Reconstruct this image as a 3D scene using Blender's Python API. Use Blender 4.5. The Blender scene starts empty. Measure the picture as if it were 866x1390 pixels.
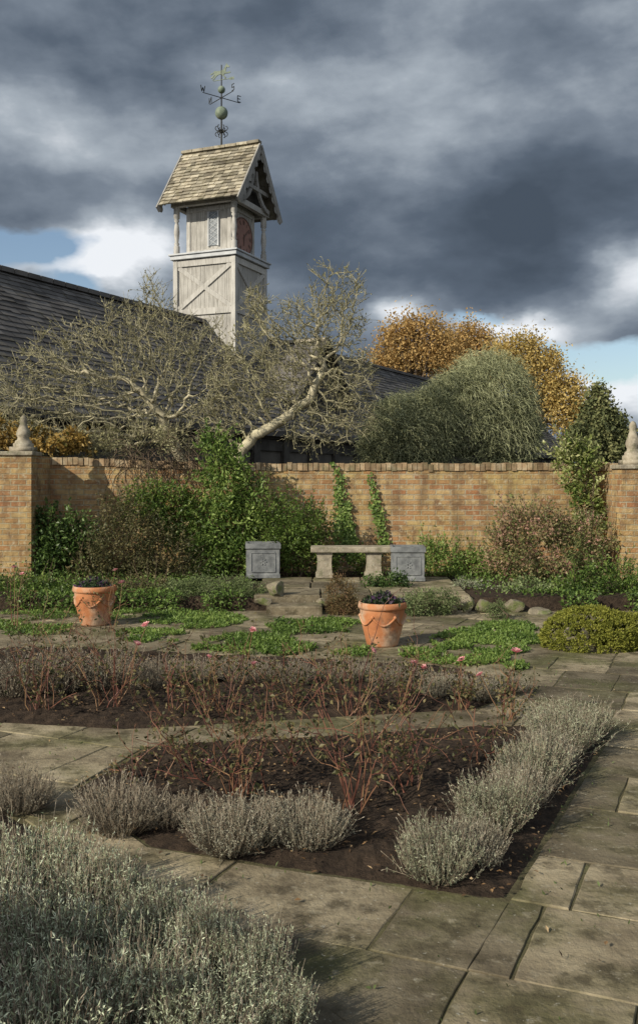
import bpy, bmesh, math, random
import numpy as np
from mathutils import Vector
rng = np.random.default_rng(11); random.seed(11)
scene = bpy.context.scene; col = scene.collection
F = 1300.0; EYE = 1.6; HOR = 650.0; CX = 433.0
def P(px, py, Y): return np.array([(px-CX)/F*Y, Y, EYE-(py-HOR)/F*Y])
def Gd(px, py, z=0.0):
    Y = (EYE-z)*F/(py-HOR); return np.array([(px-CX)/F*Y, Y, z])
def nrm(a): return a/np.maximum(np.linalg.norm(a, axis=-1, keepdims=True), 1e-9)
def ruv(n): return nrm(rng.normal(size=(n, 3)))

# ------------------------------------------------------------------ mesh builder
class MB:
    def __init__(s): s.v=[]; s.f3=[]; s.f4=[]; s.t=[]; s.n=0
    def add(s, v, quads=None, tris=None, tint=0.5):
        v = np.asarray(v, float).reshape(-1, 3)
        if quads is not None and len(quads): s.f4.append(np.asarray(quads, int).reshape(-1, 4)+s.n)
        if tris is not None and len(tris): s.f3.append(np.asarray(tris, int).reshape(-1, 3)+s.n)
        s.v.append(v); s.t.append(np.array(np.broadcast_to(tint, (len(v),)), float)); s.n += len(v)
    def mesh(s, name, mat, smooth=False):
        v = np.concatenate(s.v); t = np.concatenate(s.t)
        f3 = np.concatenate(s.f3) if s.f3 else np.zeros((0, 3), int)
        f4 = np.concatenate(s.f4) if s.f4 else np.zeros((0, 4), int)
        me = bpy.data.meshes.new(name)
        me.vertices.add(len(v)); me.vertices.foreach_set('co', v.ravel())
        loops = np.concatenate([f3.ravel(), f4.ravel()])
        me.loops.add(len(loops)); me.loops.foreach_set('vertex_index', loops.astype(np.int32))
        st = np.concatenate([np.arange(len(f3))*3, len(f3)*3+np.arange(len(f4))*4])
        me.polygons.add(len(st)); me.polygons.foreach_set('loop_start', st.astype(np.int32))
        me.update(calc_edges=True)
        a = me.attributes.new('tint', 'FLOAT', 'POINT'); a.data.foreach_set('value', t)
        me.polygons.foreach_set('use_smooth', np.full(len(st), smooth))
        me.materials.append(mat); me.validate(); me.update()
        return me

def tag(o, label=None, cat=None, group=None, kind=None):
    if label: o['label'] = label
    if cat: o['category'] = cat
    if group: o['group'] = group
    if kind: o['kind'] = kind
    return o
def empty(name, loc, label, cat, group=None, rz=0.0):
    o = bpy.data.objects.new(name, None); col.objects.link(o)
    o.location = [float(c) for c in loc]; o.rotation_euler = (0, 0, rz); o.empty_display_size = .1
    return tag(o, label, cat, group)
def part(mb, name, mat, parent=None, smooth=False, label=None, bevel=0):
    me = mb if isinstance(mb, bpy.types.Mesh) else mb.mesh(name, mat, smooth)
    o = bpy.data.objects.new(name, me); col.objects.link(o); o.parent = parent
    if label: o['label'] = label
    if bevel:
        m = o.modifiers.new('Bevel', 'BEVEL'); m.width = bevel; m.segments = 2; m.limit_method = 'ANGLE'
    return o

BQ = [[0,3,2,1],[4,5,6,7],[0,1,5,4],[1,2,6,5],[2,3,7,6],[3,0,4,7]]
def bx(mb, lo, hi, tint=.5):
    x0,y0,z0 = lo; x1,y1,z1 = hi
    mb.add([[x0,y0,z0],[x1,y0,z0],[x1,y1,z0],[x0,y1,z0],[x0,y0,z1],[x1,y0,z1],[x1,y1,z1],[x0,y1,z1]], BQ, None, tint)
def bar(mb, a, b, w, h, up=(0,0,1), tint=.5):
    a = np.array(a, float); b = np.array(b, float); d = nrm(b-a); s = nrm(np.cross(d, np.array(up, float))); u = np.cross(s, d)
    s = s*w/2; u = u*h/2
    mb.add([a-s-u, a+s-u, b+s-u, b-s-u, a-s+u, a+s+u, b+s+u, b-s+u], BQ, None, tint)
def segs(mb, a, b, ra, rb, sides=4, tint=.5):
    a = np.asarray(a, float).reshape(-1,3); b = np.asarray(b, float).reshape(-1,3); n = len(a)
    ra = np.broadcast_to(ra, (n,)); rb = np.broadcast_to(rb, (n,))
    d = nrm(b-a); b = b+d*(rb*.4)[:,None]
    ref = np.where((np.abs(d[:,2])>.9)[:,None], np.array([1.,0,0]), np.array([0,0,1.]))
    u = nrm(np.cross(d, ref)); w = np.cross(d, u)
    an = np.arange(sides)*2*math.pi/sides
    ring = np.cos(an)[None,:,None]*u[:,None]+np.sin(an)[None,:,None]*w[:,None]
    v = np.concatenate([a[:,None]+ring*ra[:,None,None], b[:,None]+ring*rb[:,None,None]], 1)
    k = np.arange(sides); k2 = (k+1)%sides
    q = np.stack([k, k2, sides+k2, sides+k], 1)
    q = (q[None]+(np.arange(n)*2*sides)[:,None,None]).reshape(-1,4)
    t = np.repeat(np.broadcast_to(tint, (n,)), 2*sides)
    mb.add(v.reshape(-1,3), q, None, t)
def poly(mb, pts, r0, r1, sides=5, tint=.5):
    pts = np.asarray(pts, float); r = np.linspace(r0, r1, len(pts))
    segs(mb, pts[:-1], pts[1:], r[:-1], r[1:], sides, tint)
def leaves(mb, p, d, L, W, tint, nv=None, fold=.12):
    n = len(p)
    if nv is None: nv = ruv(n)
    L = np.broadcast_to(L, (n,))[:,None]; W = np.broadcast_to(W, (n,))[:,None]
    s = nrm(np.cross(d, nv)); nn = np.cross(s, d)
    mid = p+d*L*.45
    v = np.stack([p, mid+s*W/2+nn*W*fold, p+d*L-nn*L*.06, mid-s*W/2+nn*W*fold], 1).reshape(-1,3)
    q = np.arange(n*4).reshape(-1,4)
    mb.add(v, q, None, np.repeat(np.broadcast_to(tint, (n,)), 4))
def lathe(mb, prof, n=20, c=(0,0,0), tint=.5, rot=0.0):
    an = np.arange(n)*2*math.pi/n+rot
    v = []
    for r, z in prof: v.append(np.stack([c[0]+r*np.cos(an), c[1]+r*np.sin(an), np.full(n, c[2]+z)], 1))
    q = []
    for i in range(len(prof)-1):
        k = np.arange(n); k2 = (k+1)%n
        q.append(np.stack([i*n+k, i*n+k2, (i+1)*n+k2, (i+1)*n+k], 1))
    mb.add(np.concatenate(v), np.concatenate(q), None, tint)
def hsh(ix, iy, s): 
    x = np.sin(ix*127.1+iy*311.7+s*74.7)*43758.5453; return x-np.floor(x)
def vn(x, y, s=0):
    ix = np.floor(x); iy = np.floor(y); fx = x-ix; fy = y-iy; fx = fx*fx*(3-2*fx); fy = fy*fy*(3-2*fy)
    return (hsh(ix,iy,s)*(1-fx)+hsh(ix+1,iy,s)*fx)*(1-fy)+(hsh(ix,iy+1,s)*(1-fx)+hsh(ix+1,iy+1,s)*fx)*fy
def fbm(x, y, s=0, o=4):
    r = 0; a = .5
    for i in range(o): r = r+a*vn(x, y, s+i); x = x*2.1; y = y*2.1; a *= .5
    return r

# ------------------------------------------------------------------ materials
def newmat(name):
    m = bpy.data.materials.new(name); m.use_nodes = True; nt = m.node_tree; nt.nodes.clear()
    out = nt.nodes.new('ShaderNodeOutputMaterial'); b = nt.nodes.new('ShaderNodeBsdfPrincipled')
    nt.links.new(b.outputs[0], out.inputs[0]); return m, nt, b, out
def ramp(nt, src, stops):
    r = nt.nodes.new('ShaderNodeValToRGB'); e = r.color_ramp.elements
    while len(e) < len(stops): e.new(.5)
    for el, (p, c) in zip(e, stops): el.position = p; el.color = (*c, 1)
    nt.links.new(src, r.inputs[0]); return r.outputs[0]
def math_(nt, op, a, b=None, clamp=False):
    n = nt.nodes.new('ShaderNodeMath'); n.operation = op; n.use_clamp = clamp
    for i, x in enumerate((a, b)):
        if x is None: continue
        if isinstance(x, (int, float)): n.inputs[i].default_value = x
        else: nt.links.new(x, n.inputs[i])
    return n.outputs[0]
def mixc(nt, f, a, b, mode='MIX'):
    n = nt.nodes.new('ShaderNodeMix'); n.data_type = 'RGBA'; n.blend_type = mode
    for i, x in ((0, f), (6, a), (7, b)):
        if isinstance(x, (int, float)): n.inputs[i].default_value = x
        elif isinstance(x, tuple): n.inputs[i].default_value = (*x, 1)
        else: nt.links.new(x, n.inputs[i])
    return n.outputs[2]
def noise(nt, vec, scale, detail=6, rough=.6):
    n = nt.nodes.new('ShaderNodeTexNoise'); n.inputs['Scale'].default_value = scale; n.inputs['Detail'].default_value = detail; n.inputs['Roughness'].default_value = rough
    if vec is not None: nt.links.new(vec, n.inputs['Vector'])
    return n
def attr(nt):
    a = nt.nodes.new('ShaderNodeAttribute'); a.attribute_name = 'tint'; return a.outputs['Fac']
def bumpn(nt, h, strength, dist, b):
    n = nt.nodes.new('ShaderNodeBump'); n.inputs['Strength'].default_value = strength; n.inputs['Distance'].default_value = dist
    nt.links.new(h, n.inputs['Height']); nt.links.new(n.outputs[0], b.inputs['Normal'])
def leafmat(name, c0, c1, c2, rough=.55, trans=.25, gain=1.3):
    m, nt, b, out = newmat(name)
    cl = lambda c: tuple(min(.9, x*gain) for x in c)
    c = ramp(nt, attr(nt), [(0, cl(c0)), (.5, cl(c1)), (1, cl(c2))])
    nt.links.new(c, b.inputs['Base Color']); b.inputs['Roughness'].default_value = rough
    b.inputs['Specular IOR Level'].default_value = .3
    if trans > 0:
        t = nt.nodes.new('ShaderNodeBsdfTranslucent'); nt.links.new(c, t.inputs[0])
        mx = nt.nodes.new('ShaderNodeMixShader'); mx.inputs[0].default_value = trans
        nt.links.new(b.outputs[0], mx.inputs[1]); nt.links.new(t.outputs[0], mx.inputs[2]); nt.links.new(mx.outputs[0], out.inputs[0])
    return m
def noisemat(name, stops, scale=4, bump=.4, bdist=.01, bscale=30, rough=.85, tintamt=.5, spots=None, metallic=0):
    m, nt, b, out = newmat(name)
    tc = nt.nodes.new('ShaderNodeTexCoord').outputs['Object']
    n = noise(nt, tc, scale, 7, .62)
    c = ramp(nt, n.outputs['Fac'], stops)
    tv = math_(nt, 'ADD', math_(nt, 'MULTIPLY', attr(nt), tintamt), 1-tintamt/2)
    g = nt.nodes.new('ShaderNodeCombineColor')
    for i in range(3): nt.links.new(tv, g.inputs[i])
    c = mixc(nt, 1.0, c, g.outputs[0], 'MULTIPLY')
    if spots:
        for (sc, lo, hi, colr, amt) in spots:
            s = noise(nt, tc, sc, 5, .65)
            f = ramp(nt, s.outputs['Fac'], [(lo, (0,0,0)), (hi, (amt,amt,amt))])
            c = mixc(nt, f, c, colr)
    nt.links.new(c, b.inputs['Base Color']); b.inputs['Roughness'].default_value = rough; b.inputs['Metallic'].default_value = metallic
    b.inputs['Specular IOR Level'].default_value = .25
    if bump:
        h = noise(nt, tc, bscale, 6, .7); bumpn(nt, h.outputs['Fac'], bump, bdist, b)
    return m
def uvw(nt):
    tc = nt.nodes.new('ShaderNodeTexCoord')
    sp = nt.nodes.new('ShaderNodeSeparateXYZ'); nt.links.new(tc.outputs['Object'], sp.inputs[0])
    sn = nt.nodes.new('ShaderNodeSeparateXYZ'); nt.links.new(tc.outputs['Normal'], sn.inputs[0])
    fx = math_(nt, 'GREATER_THAN', math_(nt, 'ABSOLUTE', sn.outputs[0]), .6)
    u = math_(nt, 'ADD', math_(nt, 'MULTIPLY', sp.outputs[1], fx), math_(nt, 'MULTIPLY', sp.outputs[0], math_(nt, 'SUBTRACT', 1.0, fx)))
    return tc.outputs['Object'], u, sp.outputs[2]
def brickmat(name):
    m, nt, b, out = newmat(name)
    tc, u, v = uvw(nt)
    cv = nt.nodes.new('ShaderNodeCombineXYZ'); nt.links.new(u, cv.inputs[0]); nt.links.new(v, cv.inputs[1])
    dn = noise(nt, tc, 9, 3)
    va = nt.nodes.new('ShaderNodeVectorMath'); va.operation = 'MULTIPLY_ADD'
    nt.links.new(dn.outputs['Color'], va.inputs[0]); va.inputs[1].default_value = (.016,.016,0); nt.links.new(cv.outputs[0], va.inputs[2])
    br = nt.nodes.new('ShaderNodeTexBrick'); nt.links.new(va.outputs[0], br.inputs['Vector'])
    br.inputs['Scale'].default_value = 1; br.inputs['Brick Width'].default_value = .228; br.inputs['Row Height'].default_value = .08
    br.inputs['Mortar Size'].default_value = .010; br.inputs['Mortar Smooth'].default_value = .3; br.inputs['Bias'].default_value = 0
    br.inputs['Color1'].default_value = (.34,.16,.075,1); br.inputs['Color2'].default_value = (.50,.36,.175,1); br.inputs['Mortar'].default_value = (.40,.345,.24,1)
    n1 = noise(nt, tc, 1.1, 6); c = mixc(nt, ramp(nt, n1.outputs['Fac'], [(.40,(0,0,0)),(.66,(.62,.62,.62))]), br.outputs['Color'], (.45,.36,.13))
    n2 = noise(nt, tc, 4.5, 6); c = mixc(nt, ramp(nt, n2.outputs['Fac'], [(.45,(0,0,0)),(.66,(.8,.8,.8))]), c, (.17,.095,.055))
    n3 = noise(nt, tc, 13, 5); c = mixc(nt, ramp(nt, n3.outputs['Fac'], [(.54,(0,0,0)),(.72,(.65,.65,.65))]), c, (.60,.54,.39))
    mp = nt.nodes.new('ShaderNodeMapping'); mp.inputs['Scale'].default_value = (2.6,2.6,.45); nt.links.new(tc, mp.inputs[0])
    n4 = noise(nt, mp.outputs[0], 1.5, 6, .65); c = mixc(nt, ramp(nt, n4.outputs['Fac'], [(.46,(0,0,0)),(.68,(.65,.65,.65))]), c, (.14,.10,.06))
    nt.links.new(c, b.inputs['Base Color']); b.inputs['Roughness'].default_value = .9; b.inputs['Specular IOR Level'].default_value = .2
    h = math_(nt, 'ADD', math_(nt, 'MULTIPLY', br.outputs['Fac'], -1.0), math_(nt, 'MULTIPLY', noise(nt, tc, 40, 6).outputs['Fac'], .8))
    bumpn(nt, h, .9, .016, b)
    return m
def timbermat(name, stops, plank=.16, gapdark=.35):
    m, nt, b, out = newmat(name)
    tc, u, v = uvw(nt)
    mp = nt.nodes.new('ShaderNodeMapping'); mp.inputs['Scale'].default_value = (14,14,1.1); nt.links.new(tc, mp.inputs[0])
    n = noise(nt, mp.outputs[0], 1.6, 7, .65)
    c = ramp(nt, n.outputs['Fac'], stops)
    if plank:
        fr = math_(nt, 'FRACT', math_(nt, 'DIVIDE', u, plank))
        gap = math_(nt, 'LESS_THAN', fr, .09)
        c = mixc(nt, math_(nt, 'MULTIPLY', gap, gapdark*1.6, True), c, (.03,.026,.02))
    n2 = noise(nt, tc, 1.7, 5)
    c = mixc(nt, ramp(nt, n2.outputs['Fac'], [(.45,(0,0,0)),(.75,(.5,.5,.5))]), c, (.15,.145,.13))
    tv = math_(nt, 'ADD', math_(nt, 'MULTIPLY', attr(nt), .6), .7)
    g = nt.nodes.new('ShaderNodeCombineColor')
    for i in range(3): nt.links.new(tv, g.inputs[i])
    c = mixc(nt, 1.0, c, g.outputs[0], 'MULTIPLY')
    nt.links.new(c, b.inputs['Base Color']); b.inputs['Roughness'].default_value = .8
    bumpn(nt, n.outputs['Fac'], .5, .01, b)
    return m
M = {}
M['brick'] = brickmat('garden_brick')
M['coping'] = noisemat('coping_brick', [(.3,(.15,.10,.06)),(.5,(.31,.22,.13)),(.7,(.42,.36,.25))], 6, .6, .01, 40, .9, .8, [(5,.5,.65,(.12,.12,.06),.6)])
M['stone'] = noisemat('weathered_stone', [(.3,(.17,.15,.12)),(.5,(.33,.29,.22)),(.7,(.44,.40,.32))], 7, .7, .012, 35, .9, .5, [(9,.5,.65,(.11,.12,.06),.6),(22,.58,.68,(.5,.48,.4),.6)])
M['paving'] = noisemat('paving_stone', [(.28,(.085,.068,.046)),(.44,(.18,.15,.10)),(.58,(.265,.225,.152)),(.78,(.355,.31,.225))], 2.6, .9, .016, 17, .85, 1.0,
    [(1.5,.46,.62,(.095,.10,.035),.8),(6,.50,.64,(.065,.052,.033),.75),(14,.58,.68,(.31,.28,.205),.55),(38,.63,.70,(.45,.43,.36),.7)])
M['soil'] = noisemat('garden_soil', [(.3,(.02,.0135,.01)),(.5,(.046,.032,.022)),(.75,(.09,.062,.043))], 14, 1.0, .03, 45, .95, .6)
M['joint'] = noisemat('joint_moss', [(.3,(.06,.05,.03)),(.55,(.115,.105,.055)),(.75,(.15,.155,.07))], 7, .8, .02, 40, .95, .3)
M['ground'] = noisemat('ground_earth', [(.3,(.03,.028,.016)),(.6,(.06,.055,.028)),(.8,(.08,.075,.04))], 3, .6, .02, 20, .95, 0)
M['rock'] = noisemat('mossy_rock', [(.3,(.10,.09,.06)),(.5,(.22,.19,.14)),(.7,(.34,.31,.25))], 6, .8, .02, 25, .9, .6, [(6,.48,.6,(.09,.12,.02),.8)])
M['terracotta'] = noisemat('terracotta', [(.3,(.31,.12,.055)),(.5,(.46,.185,.08)),(.75,(.54,.28,.15))], 5, .4, .006, 50, .85, .5, [(4,.46,.64,(.50,.41,.31),.75),(7,.54,.68,(.15,.095,.06),.7)])
M['lead'] = noisemat('grey_lead', [(.3,(.09,.095,.10)),(.5,(.17,.18,.185)),(.75,(.27,.28,.28))], 8, .4, .006, 30, .55, .6, [(12,.55,.7,(.33,.34,.33),.5)])
M['slate'] = noisemat('dark_slate', [(.3,(.078,.073,.070)),(.55,(.125,.118,.113)),(.8,(.175,.165,.15))], 1.2, .4, .01, 18, .75, .7, [(3,.55,.7,(.16,.14,.085),.5)])
M['stoneslate'] = noisemat('stone_slate', [(.3,(.17,.145,.11)),(.5,(.31,.28,.215)),(.75,(.41,.38,.305))], 3, .5, .015, 18, .9, 1.1, [(4,.52,.66,(.14,.125,.07),.7)])
M['timber'] = timbermat('weathered_timber', [(.25,(.18,.172,.158)),(.5,(.39,.378,.35)),(.75,(.53,.52,.49))])
M['beam'] = timbermat('grey_beam', [(.25,(.24,.23,.21)),(.5,(.44,.428,.40)),(.75,(.57,.56,.53))], 0)
M['darktimber'] = timbermat('dark_timber', [(.25,(.02,.018,.015)),(.5,(.04,.036,.03)),(.75,(.075,.066,.056))], .18)
M['plaster'] = noisemat('grey_plaster', [(.3,(.07,.065,.058)),(.7,(.13,.12,.105))], 2, .2, .01, 20, .9, .1)
M['lattice'] = noisemat('leaded_glass', [(.3,(.10,.12,.14)),(.7,(.28,.31,.34))], 20, .2, .01, 30, .3, .2)
M['iron'] = noisemat('vane_metal', [(.3,(.02,.02,.02)),(.7,(.05,.052,.048))], 12, .2, .005, 40, .6, .3)
M['verdigris'] = noisemat('vane_copper', [(.3,(.10,.13,.10)),(.55,(.20,.25,.19)),(.75,(.30,.30,.22))], 6, .2, .005, 40, .6, .3)
M['clock'] = noisemat('clock_face', [(.3,(.23,.13,.105)),(.7,(.32,.185,.15))], 5, .1, .005, 30, .7, .2)
M['gilt'] = noisemat('faded_gilt', [(.3,(.12,.075,.06)),(.7,(.17,.11,.085))], 9, .1, .005, 30, .6, .2)
M['leadgrey'] = noisemat('lead_flashing', [(.3,(.34,.36,.38)),(.7,(.52,.54,.56))], 3, .2, .01, 20, .5, .2)
M['bark'] = noisemat('grey_bark', [(.3,(.20,.18,.12)),(.5,(.38,.345,.24)),(.75,(.50,.46,.33))], 9, .6, .01, 30, .9, .6)
M['twig'] = noisemat('twig_bark', [(.3,(.17,.16,.10)),(.6,(.32,.295,.195))], 9, 0, .01, 30, .9, .8)
M['stem'] = noisemat('shrub_stem', [(.3,(.06,.045,.03)),(.6,(.13,.095,.065))], 9, 0, .01, 30, .9, .8)
M['rosestem'] = leafmat('rose_stem', (.055,.025,.018), (.145,.058,.042), (.20,.125,.065), .5, 0)
M['deepgreen'] = leafmat('deep_green_leaf', (.014,.028,.009), (.05,.09,.022), (.12,.18,.05), .4)
M['green'] = leafmat('mid_green_leaf', (.022,.045,.01), (.08,.13,.026), (.18,.24,.06), .4, .3)
M['bright'] = leafmat('bright_green_leaf', (.035,.065,.015), (.11,.175,.038), (.23,.30,.085), .45, .3)
M['purple'] = leafmat('bronze_leaf', (.03,.038,.016), (.085,.085,.034), (.16,.13,.06), .5)
M['heather'] = leafmat('heather_leaf', (.06,.04,.02), (.13,.10,.04), (.17,.09,.055), .7)
M['herb'] = leafmat('grey_green_herb', (.045,.065,.025), (.12,.155,.06), (.22,.26,.13), .7)
M['pinkbush'] = leafmat('pink_tinged_leaf', (.065,.095,.03), (.17,.185,.07), (.36,.20,.16), .5, .3)
M['variegated'] = leafmat('variegated_leaf', (.05,.09,.02), (.17,.21,.055), (.42,.42,.22), .4, .3)
M['golden'] = leafmat('golden_leaf', (.095,.11,.016), (.175,.185,.03), (.24,.24,.045), .6)
M['vineorange'] = leafmat('orange_vine_leaf', (.09,.085,.02), (.26,.17,.05), (.36,.26,.08), .5)
M['olive'] = leafmat('lichen_bud', (.11,.108,.052), (.22,.21,.11), (.32,.31,.175), .7)
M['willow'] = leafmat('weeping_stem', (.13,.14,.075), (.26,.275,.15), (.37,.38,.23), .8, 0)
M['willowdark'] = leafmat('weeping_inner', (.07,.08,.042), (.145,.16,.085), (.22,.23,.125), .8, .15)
M['orange'] = leafmat('orange_leaf', (.26,.19,.08), (.46,.31,.12), (.57,.39,.16), .7, .35, 1.1)
M['yellow'] = leafmat('yellow_orange_leaf', (.28,.23,.08), (.52,.39,.14), (.64,.49,.19), .7, .35, 1.1)
M['conifer'] = leafmat('hazed_conifer_leaf', (.045,.055,.024), (.10,.115,.046), (.18,.18,.078), .7, .1)  # greens lightened so the colour carries the distance haze
M['shadow_caster'] = leafmat('shadow_caster_leaf', (.015,.03,.01), (.05,.08,.02), (.10,.14,.04), .5, 0)
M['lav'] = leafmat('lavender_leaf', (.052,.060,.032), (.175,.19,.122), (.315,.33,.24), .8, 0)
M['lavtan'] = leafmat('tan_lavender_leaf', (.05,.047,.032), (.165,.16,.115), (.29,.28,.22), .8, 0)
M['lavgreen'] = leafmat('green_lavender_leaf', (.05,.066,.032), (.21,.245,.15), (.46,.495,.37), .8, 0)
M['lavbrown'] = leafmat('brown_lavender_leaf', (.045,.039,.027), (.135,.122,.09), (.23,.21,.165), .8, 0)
M['spike'] = leafmat('dry_flower_spike', (.12,.09,.065), (.24,.205,.155), (.33,.295,.245), .9, 0)
M['bloom'] = leafmat('pink_petal', (.66,.24,.28), (.80,.42,.43), (.86,.62,.58), .5, .3, 1.0)
M['pansy'] = leafmat('pansy_leaf', (.015,.03,.012), (.035,.06,.02), (.10,.03,.13), .5)
M['litter'] = leafmat('fallen_leaf', (.06,.035,.018), (.17,.10,.045), (.32,.24,.14), .7, 0)

# ------------------------------------------------------------------ world, sun, camera
w = bpy.data.worlds.new('World'); scene.world = w; w.use_nodes = True
nt = w.node_tree; nt.nodes.clear()
out = nt.nodes.new('ShaderNodeOutputWorld')
SUN_EL = math.radians(29); SAZ = math.atan2(-.78, -.62)
sky = nt.nodes.new('ShaderNodeTexSky'); sky.sky_type = 'NISHITA'; sky.sun_disc = False
sky.sun_elevation = SUN_EL; sky.sun_rotation = SAZ % (2*math.pi)
bg1 = nt.nodes.new('ShaderNodeBackground'); bg1.inputs[1].default_value = .12; nt.links.new(sky.outputs[0], bg1.inputs[0])
tc = nt.nodes.new('ShaderNodeTexCoord').outputs['Generated']
sp = nt.nodes.new('ShaderNodeSeparateXYZ'); nt.links.new(tc, sp.inputs[0])
az = math_(nt, 'ARCTAN2', sp.outputs[0], sp.outputs[1]); el = math_(nt, 'ARCSINE', sp.outputs[2])
cv = nt.nodes.new('ShaderNodeCombineXYZ'); nt.links.new(az, cv.inputs[0]); nt.links.new(el, cv.inputs[1])
def vm(op, a, b=None, c=None):
    n = nt.nodes.new('ShaderNodeVectorMath'); n.operation = op
    for i, x in enumerate((a, b, c)):
        if x is None: continue
        if isinstance(x, tuple): n.inputs[i].default_value = x
        else: nt.links.new(x, n.inputs[i])
    return n.outputs['Value'] if op == 'DOT_PRODUCT' else n.outputs[0]
wn = noise(nt, vm('MULTIPLY', cv.outputs[0], (1.0,1.7,1)), 7.0, 5, .55)
wv = vm('ADD', cv.outputs[0], vm('MULTIPLY', vm('SUBTRACT', wn.outputs['Color'], (.5,.5,.5)), (.13,.09,0)))
def blobsum(blobs, base):
    acc = None
    for (px, py, sx, sy, amp) in blobs:
        a = math.atan((px-CX)/F); e = math.atan((HOR-py)/F*math.cos(a))
        d = vm('MULTIPLY', vm('SUBTRACT', wv, (a, e, 0)), (F/sx, F/sy, 0))
        g = math_(nt, 'EXPONENT', math_(nt, 'MULTIPLY', vm('DOT_PRODUCT', d, d), -.5))
        g = math_(nt, 'MULTIPLY', g, amp)
        acc = g if acc is None else math_(nt, 'ADD', acc, g)
    return math_(nt, 'ADD', acc, base)
fld = blobsum([(90,175,130,45,.28),(480,160,110,80,.26),(630,215,70,40,.18),(750,60,170,70,.10),(60,30,180,40,-.08),(330,40,200,50,-.08),
    (720,250,170,60,-.24),(560,350,190,45,-.08),(390,300,80,60,-.14),(20,275,160,24,-.08),(700,340,120,40,-.12),
    (850,375,42,36,.55),(160,338,68,34,.82),(690,442,60,15,.70),(530,420,30,18,.50),(825,525,70,30,.70),(60,362,60,12,.2)], .35)
tilt = vm('ADD', vm('MULTIPLY', cv.outputs[0], (1.0,1.9,1)), vm('MULTIPLY', wv, (.25,.5,0)))
sx_ = nt.nodes.new('ShaderNodeMapping'); sx_.inputs['Rotation'].default_value = (0,0,math.radians(-14)); nt.links.new(tilt, sx_.inputs[0])
n1 = noise(nt, sx_.outputs[0], 6.0, 8, .53)
back = math_(nt, 'MULTIPLY', math_(nt, 'MULTIPLY', sp.outputs[1], -1.0), .55)
back = math_(nt, 'MAXIMUM', back, 0.0)
fld = math_(nt, 'ADD', fld, back)
val = math_(nt, 'ADD', fld, math_(nt, 'MULTIPLY', math_(nt, 'SUBTRACT', n1.outputs['Fac'], .5), .90), True)
cc = ramp(nt, val, [(0,(.066,.088,.120)),(.22,(.104,.134,.178)),(.42,(.195,.234,.288)),(.62,(.38,.43,.485)),(.90,(.86,.89,.93))])
bg2 = nt.nodes.new('ShaderNodeBackground'); bg2.inputs[1].default_value = 1.0; nt.links.new(cc, bg2.inputs[0])
hole = blobsum([(30,322,70,22,1.0),(95,385,40,12,.7),(850,490,60,22,.9),(640,425,34,12,.6),(740,470,40,14,.5)], 0.0)
hole = math_(nt, 'ADD', hole, math_(nt, 'MULTIPLY', math_(nt, 'SUBTRACT', n1.outputs['Fac'], .5), .8))
hm = ramp(nt, hole, [(.30,(0,0,0)),(.65,(1,1,1))])
ms = nt.nodes.new('ShaderNodeMixShader'); nt.links.new(hm, ms.inputs[0]); nt.links.new(bg2.outputs[0], ms.inputs[1]); nt.links.new(bg1.outputs[0], ms.inputs[2])
nt.links.new(ms.outputs[0], out.inputs[0])

sl = bpy.data.lights.new('sun', 'SUN'); sl.energy = 5.0; sl.angle = math.radians(.5); sl.color = (1,.905,.74)
so = bpy.data.objects.new('sun', sl); col.objects.link(so)
sd = Vector((math.sin(SAZ)*math.cos(SUN_EL), math.cos(SAZ)*math.cos(SUN_EL), math.sin(SUN_EL)))
so.rotation_euler = (-sd).to_track_quat('-Z', 'Y').to_euler()
cam = bpy.data.cameras.new('camera'); co = bpy.data.objects.new('camera', cam); col.objects.link(co)
cam.sensor_fit = 'VERTICAL'; cam.sensor_height = 36; cam.lens = F*36/1390; cam.shift_y = -45/1390; cam.clip_end = 2000
co.location = (0,0,EYE); co.rotation_euler = (math.pi/2,0,0); scene.camera = co
scene.view_settings.view_transform = 'Standard'; scene.view_settings.look = 'None'; scene.view_settings.exposure = 0

# ------------------------------------------------------------------ ground, paving, beds
mb = MB(); mb.add([[-600,-200,-.08],[600,-200,-.08],[600,900,-.08],[-600,900,-.08]], [[0,1,2,3]])
tag(part(mb, 'ground', M['ground']), kind='structure')
mb = MB(); mb.add([[-7,-1,-.007],[7,-1,-.007],[7,11.6,-.007],[-7,11.6,-.007]], [[0,1,2,3]])
tag(part(mb, 'paving_bed', M['joint']), kind='structure')
bed_front = [Gd(690,1225)[:2], Gd(838,982)[:2], Gd(640,985)[:2], Gd(200,1012)[:2], Gd(95,1072)[:2], Gd(200,1150)[:2]]
bed_near = [Gd(415,1320)[:2], Gd(240,1225)[:2], Gd(60,1100)[:2], Gd(-60,1085)[:2], np.array([-3.4,4.4]), np.array([-3.4,2.4]), np.array([-.12,2.4])]
bed_mid = [Gd(-250,968)[:2], Gd(170,990)[:2], Gd(650,962)[:2], Gd(715,930)[:2], Gd(600,903)[:2], Gd(100,880)[:2], Gd(-150,885)[:2]]
BEDS = [bed_front, bed_near, bed_mid]
def ccw(p):
    p = [np.array(q) for q in p]; a = sum(p[i][0]*p[(i+1)%len(p)][1]-p[(i+1)%len(p)][0]*p[i][1] for i in range(len(p)))
    return p if a > 0 else p[::-1]
BEDS = [ccw(b) for b in BEDS]
def clip(pl, a, b, inside=True):   # keep the left of a->b when inside
    d = b-a; n = np.array([-d[1], d[0]]); n = n/np.linalg.norm(n)
    if not inside: n = -n
    res = []
    for i in range(len(pl)):
        p, q = pl[i], pl[(i+1)%len(pl)]; dp = (p-a)@n; dq = (q-a)@n
        if dp >= 0: res.append(p)
        if (dp >= 0) != (dq >= 0): res.append(p+(q-p)*dp/(dp-dq))
    return res
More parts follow.
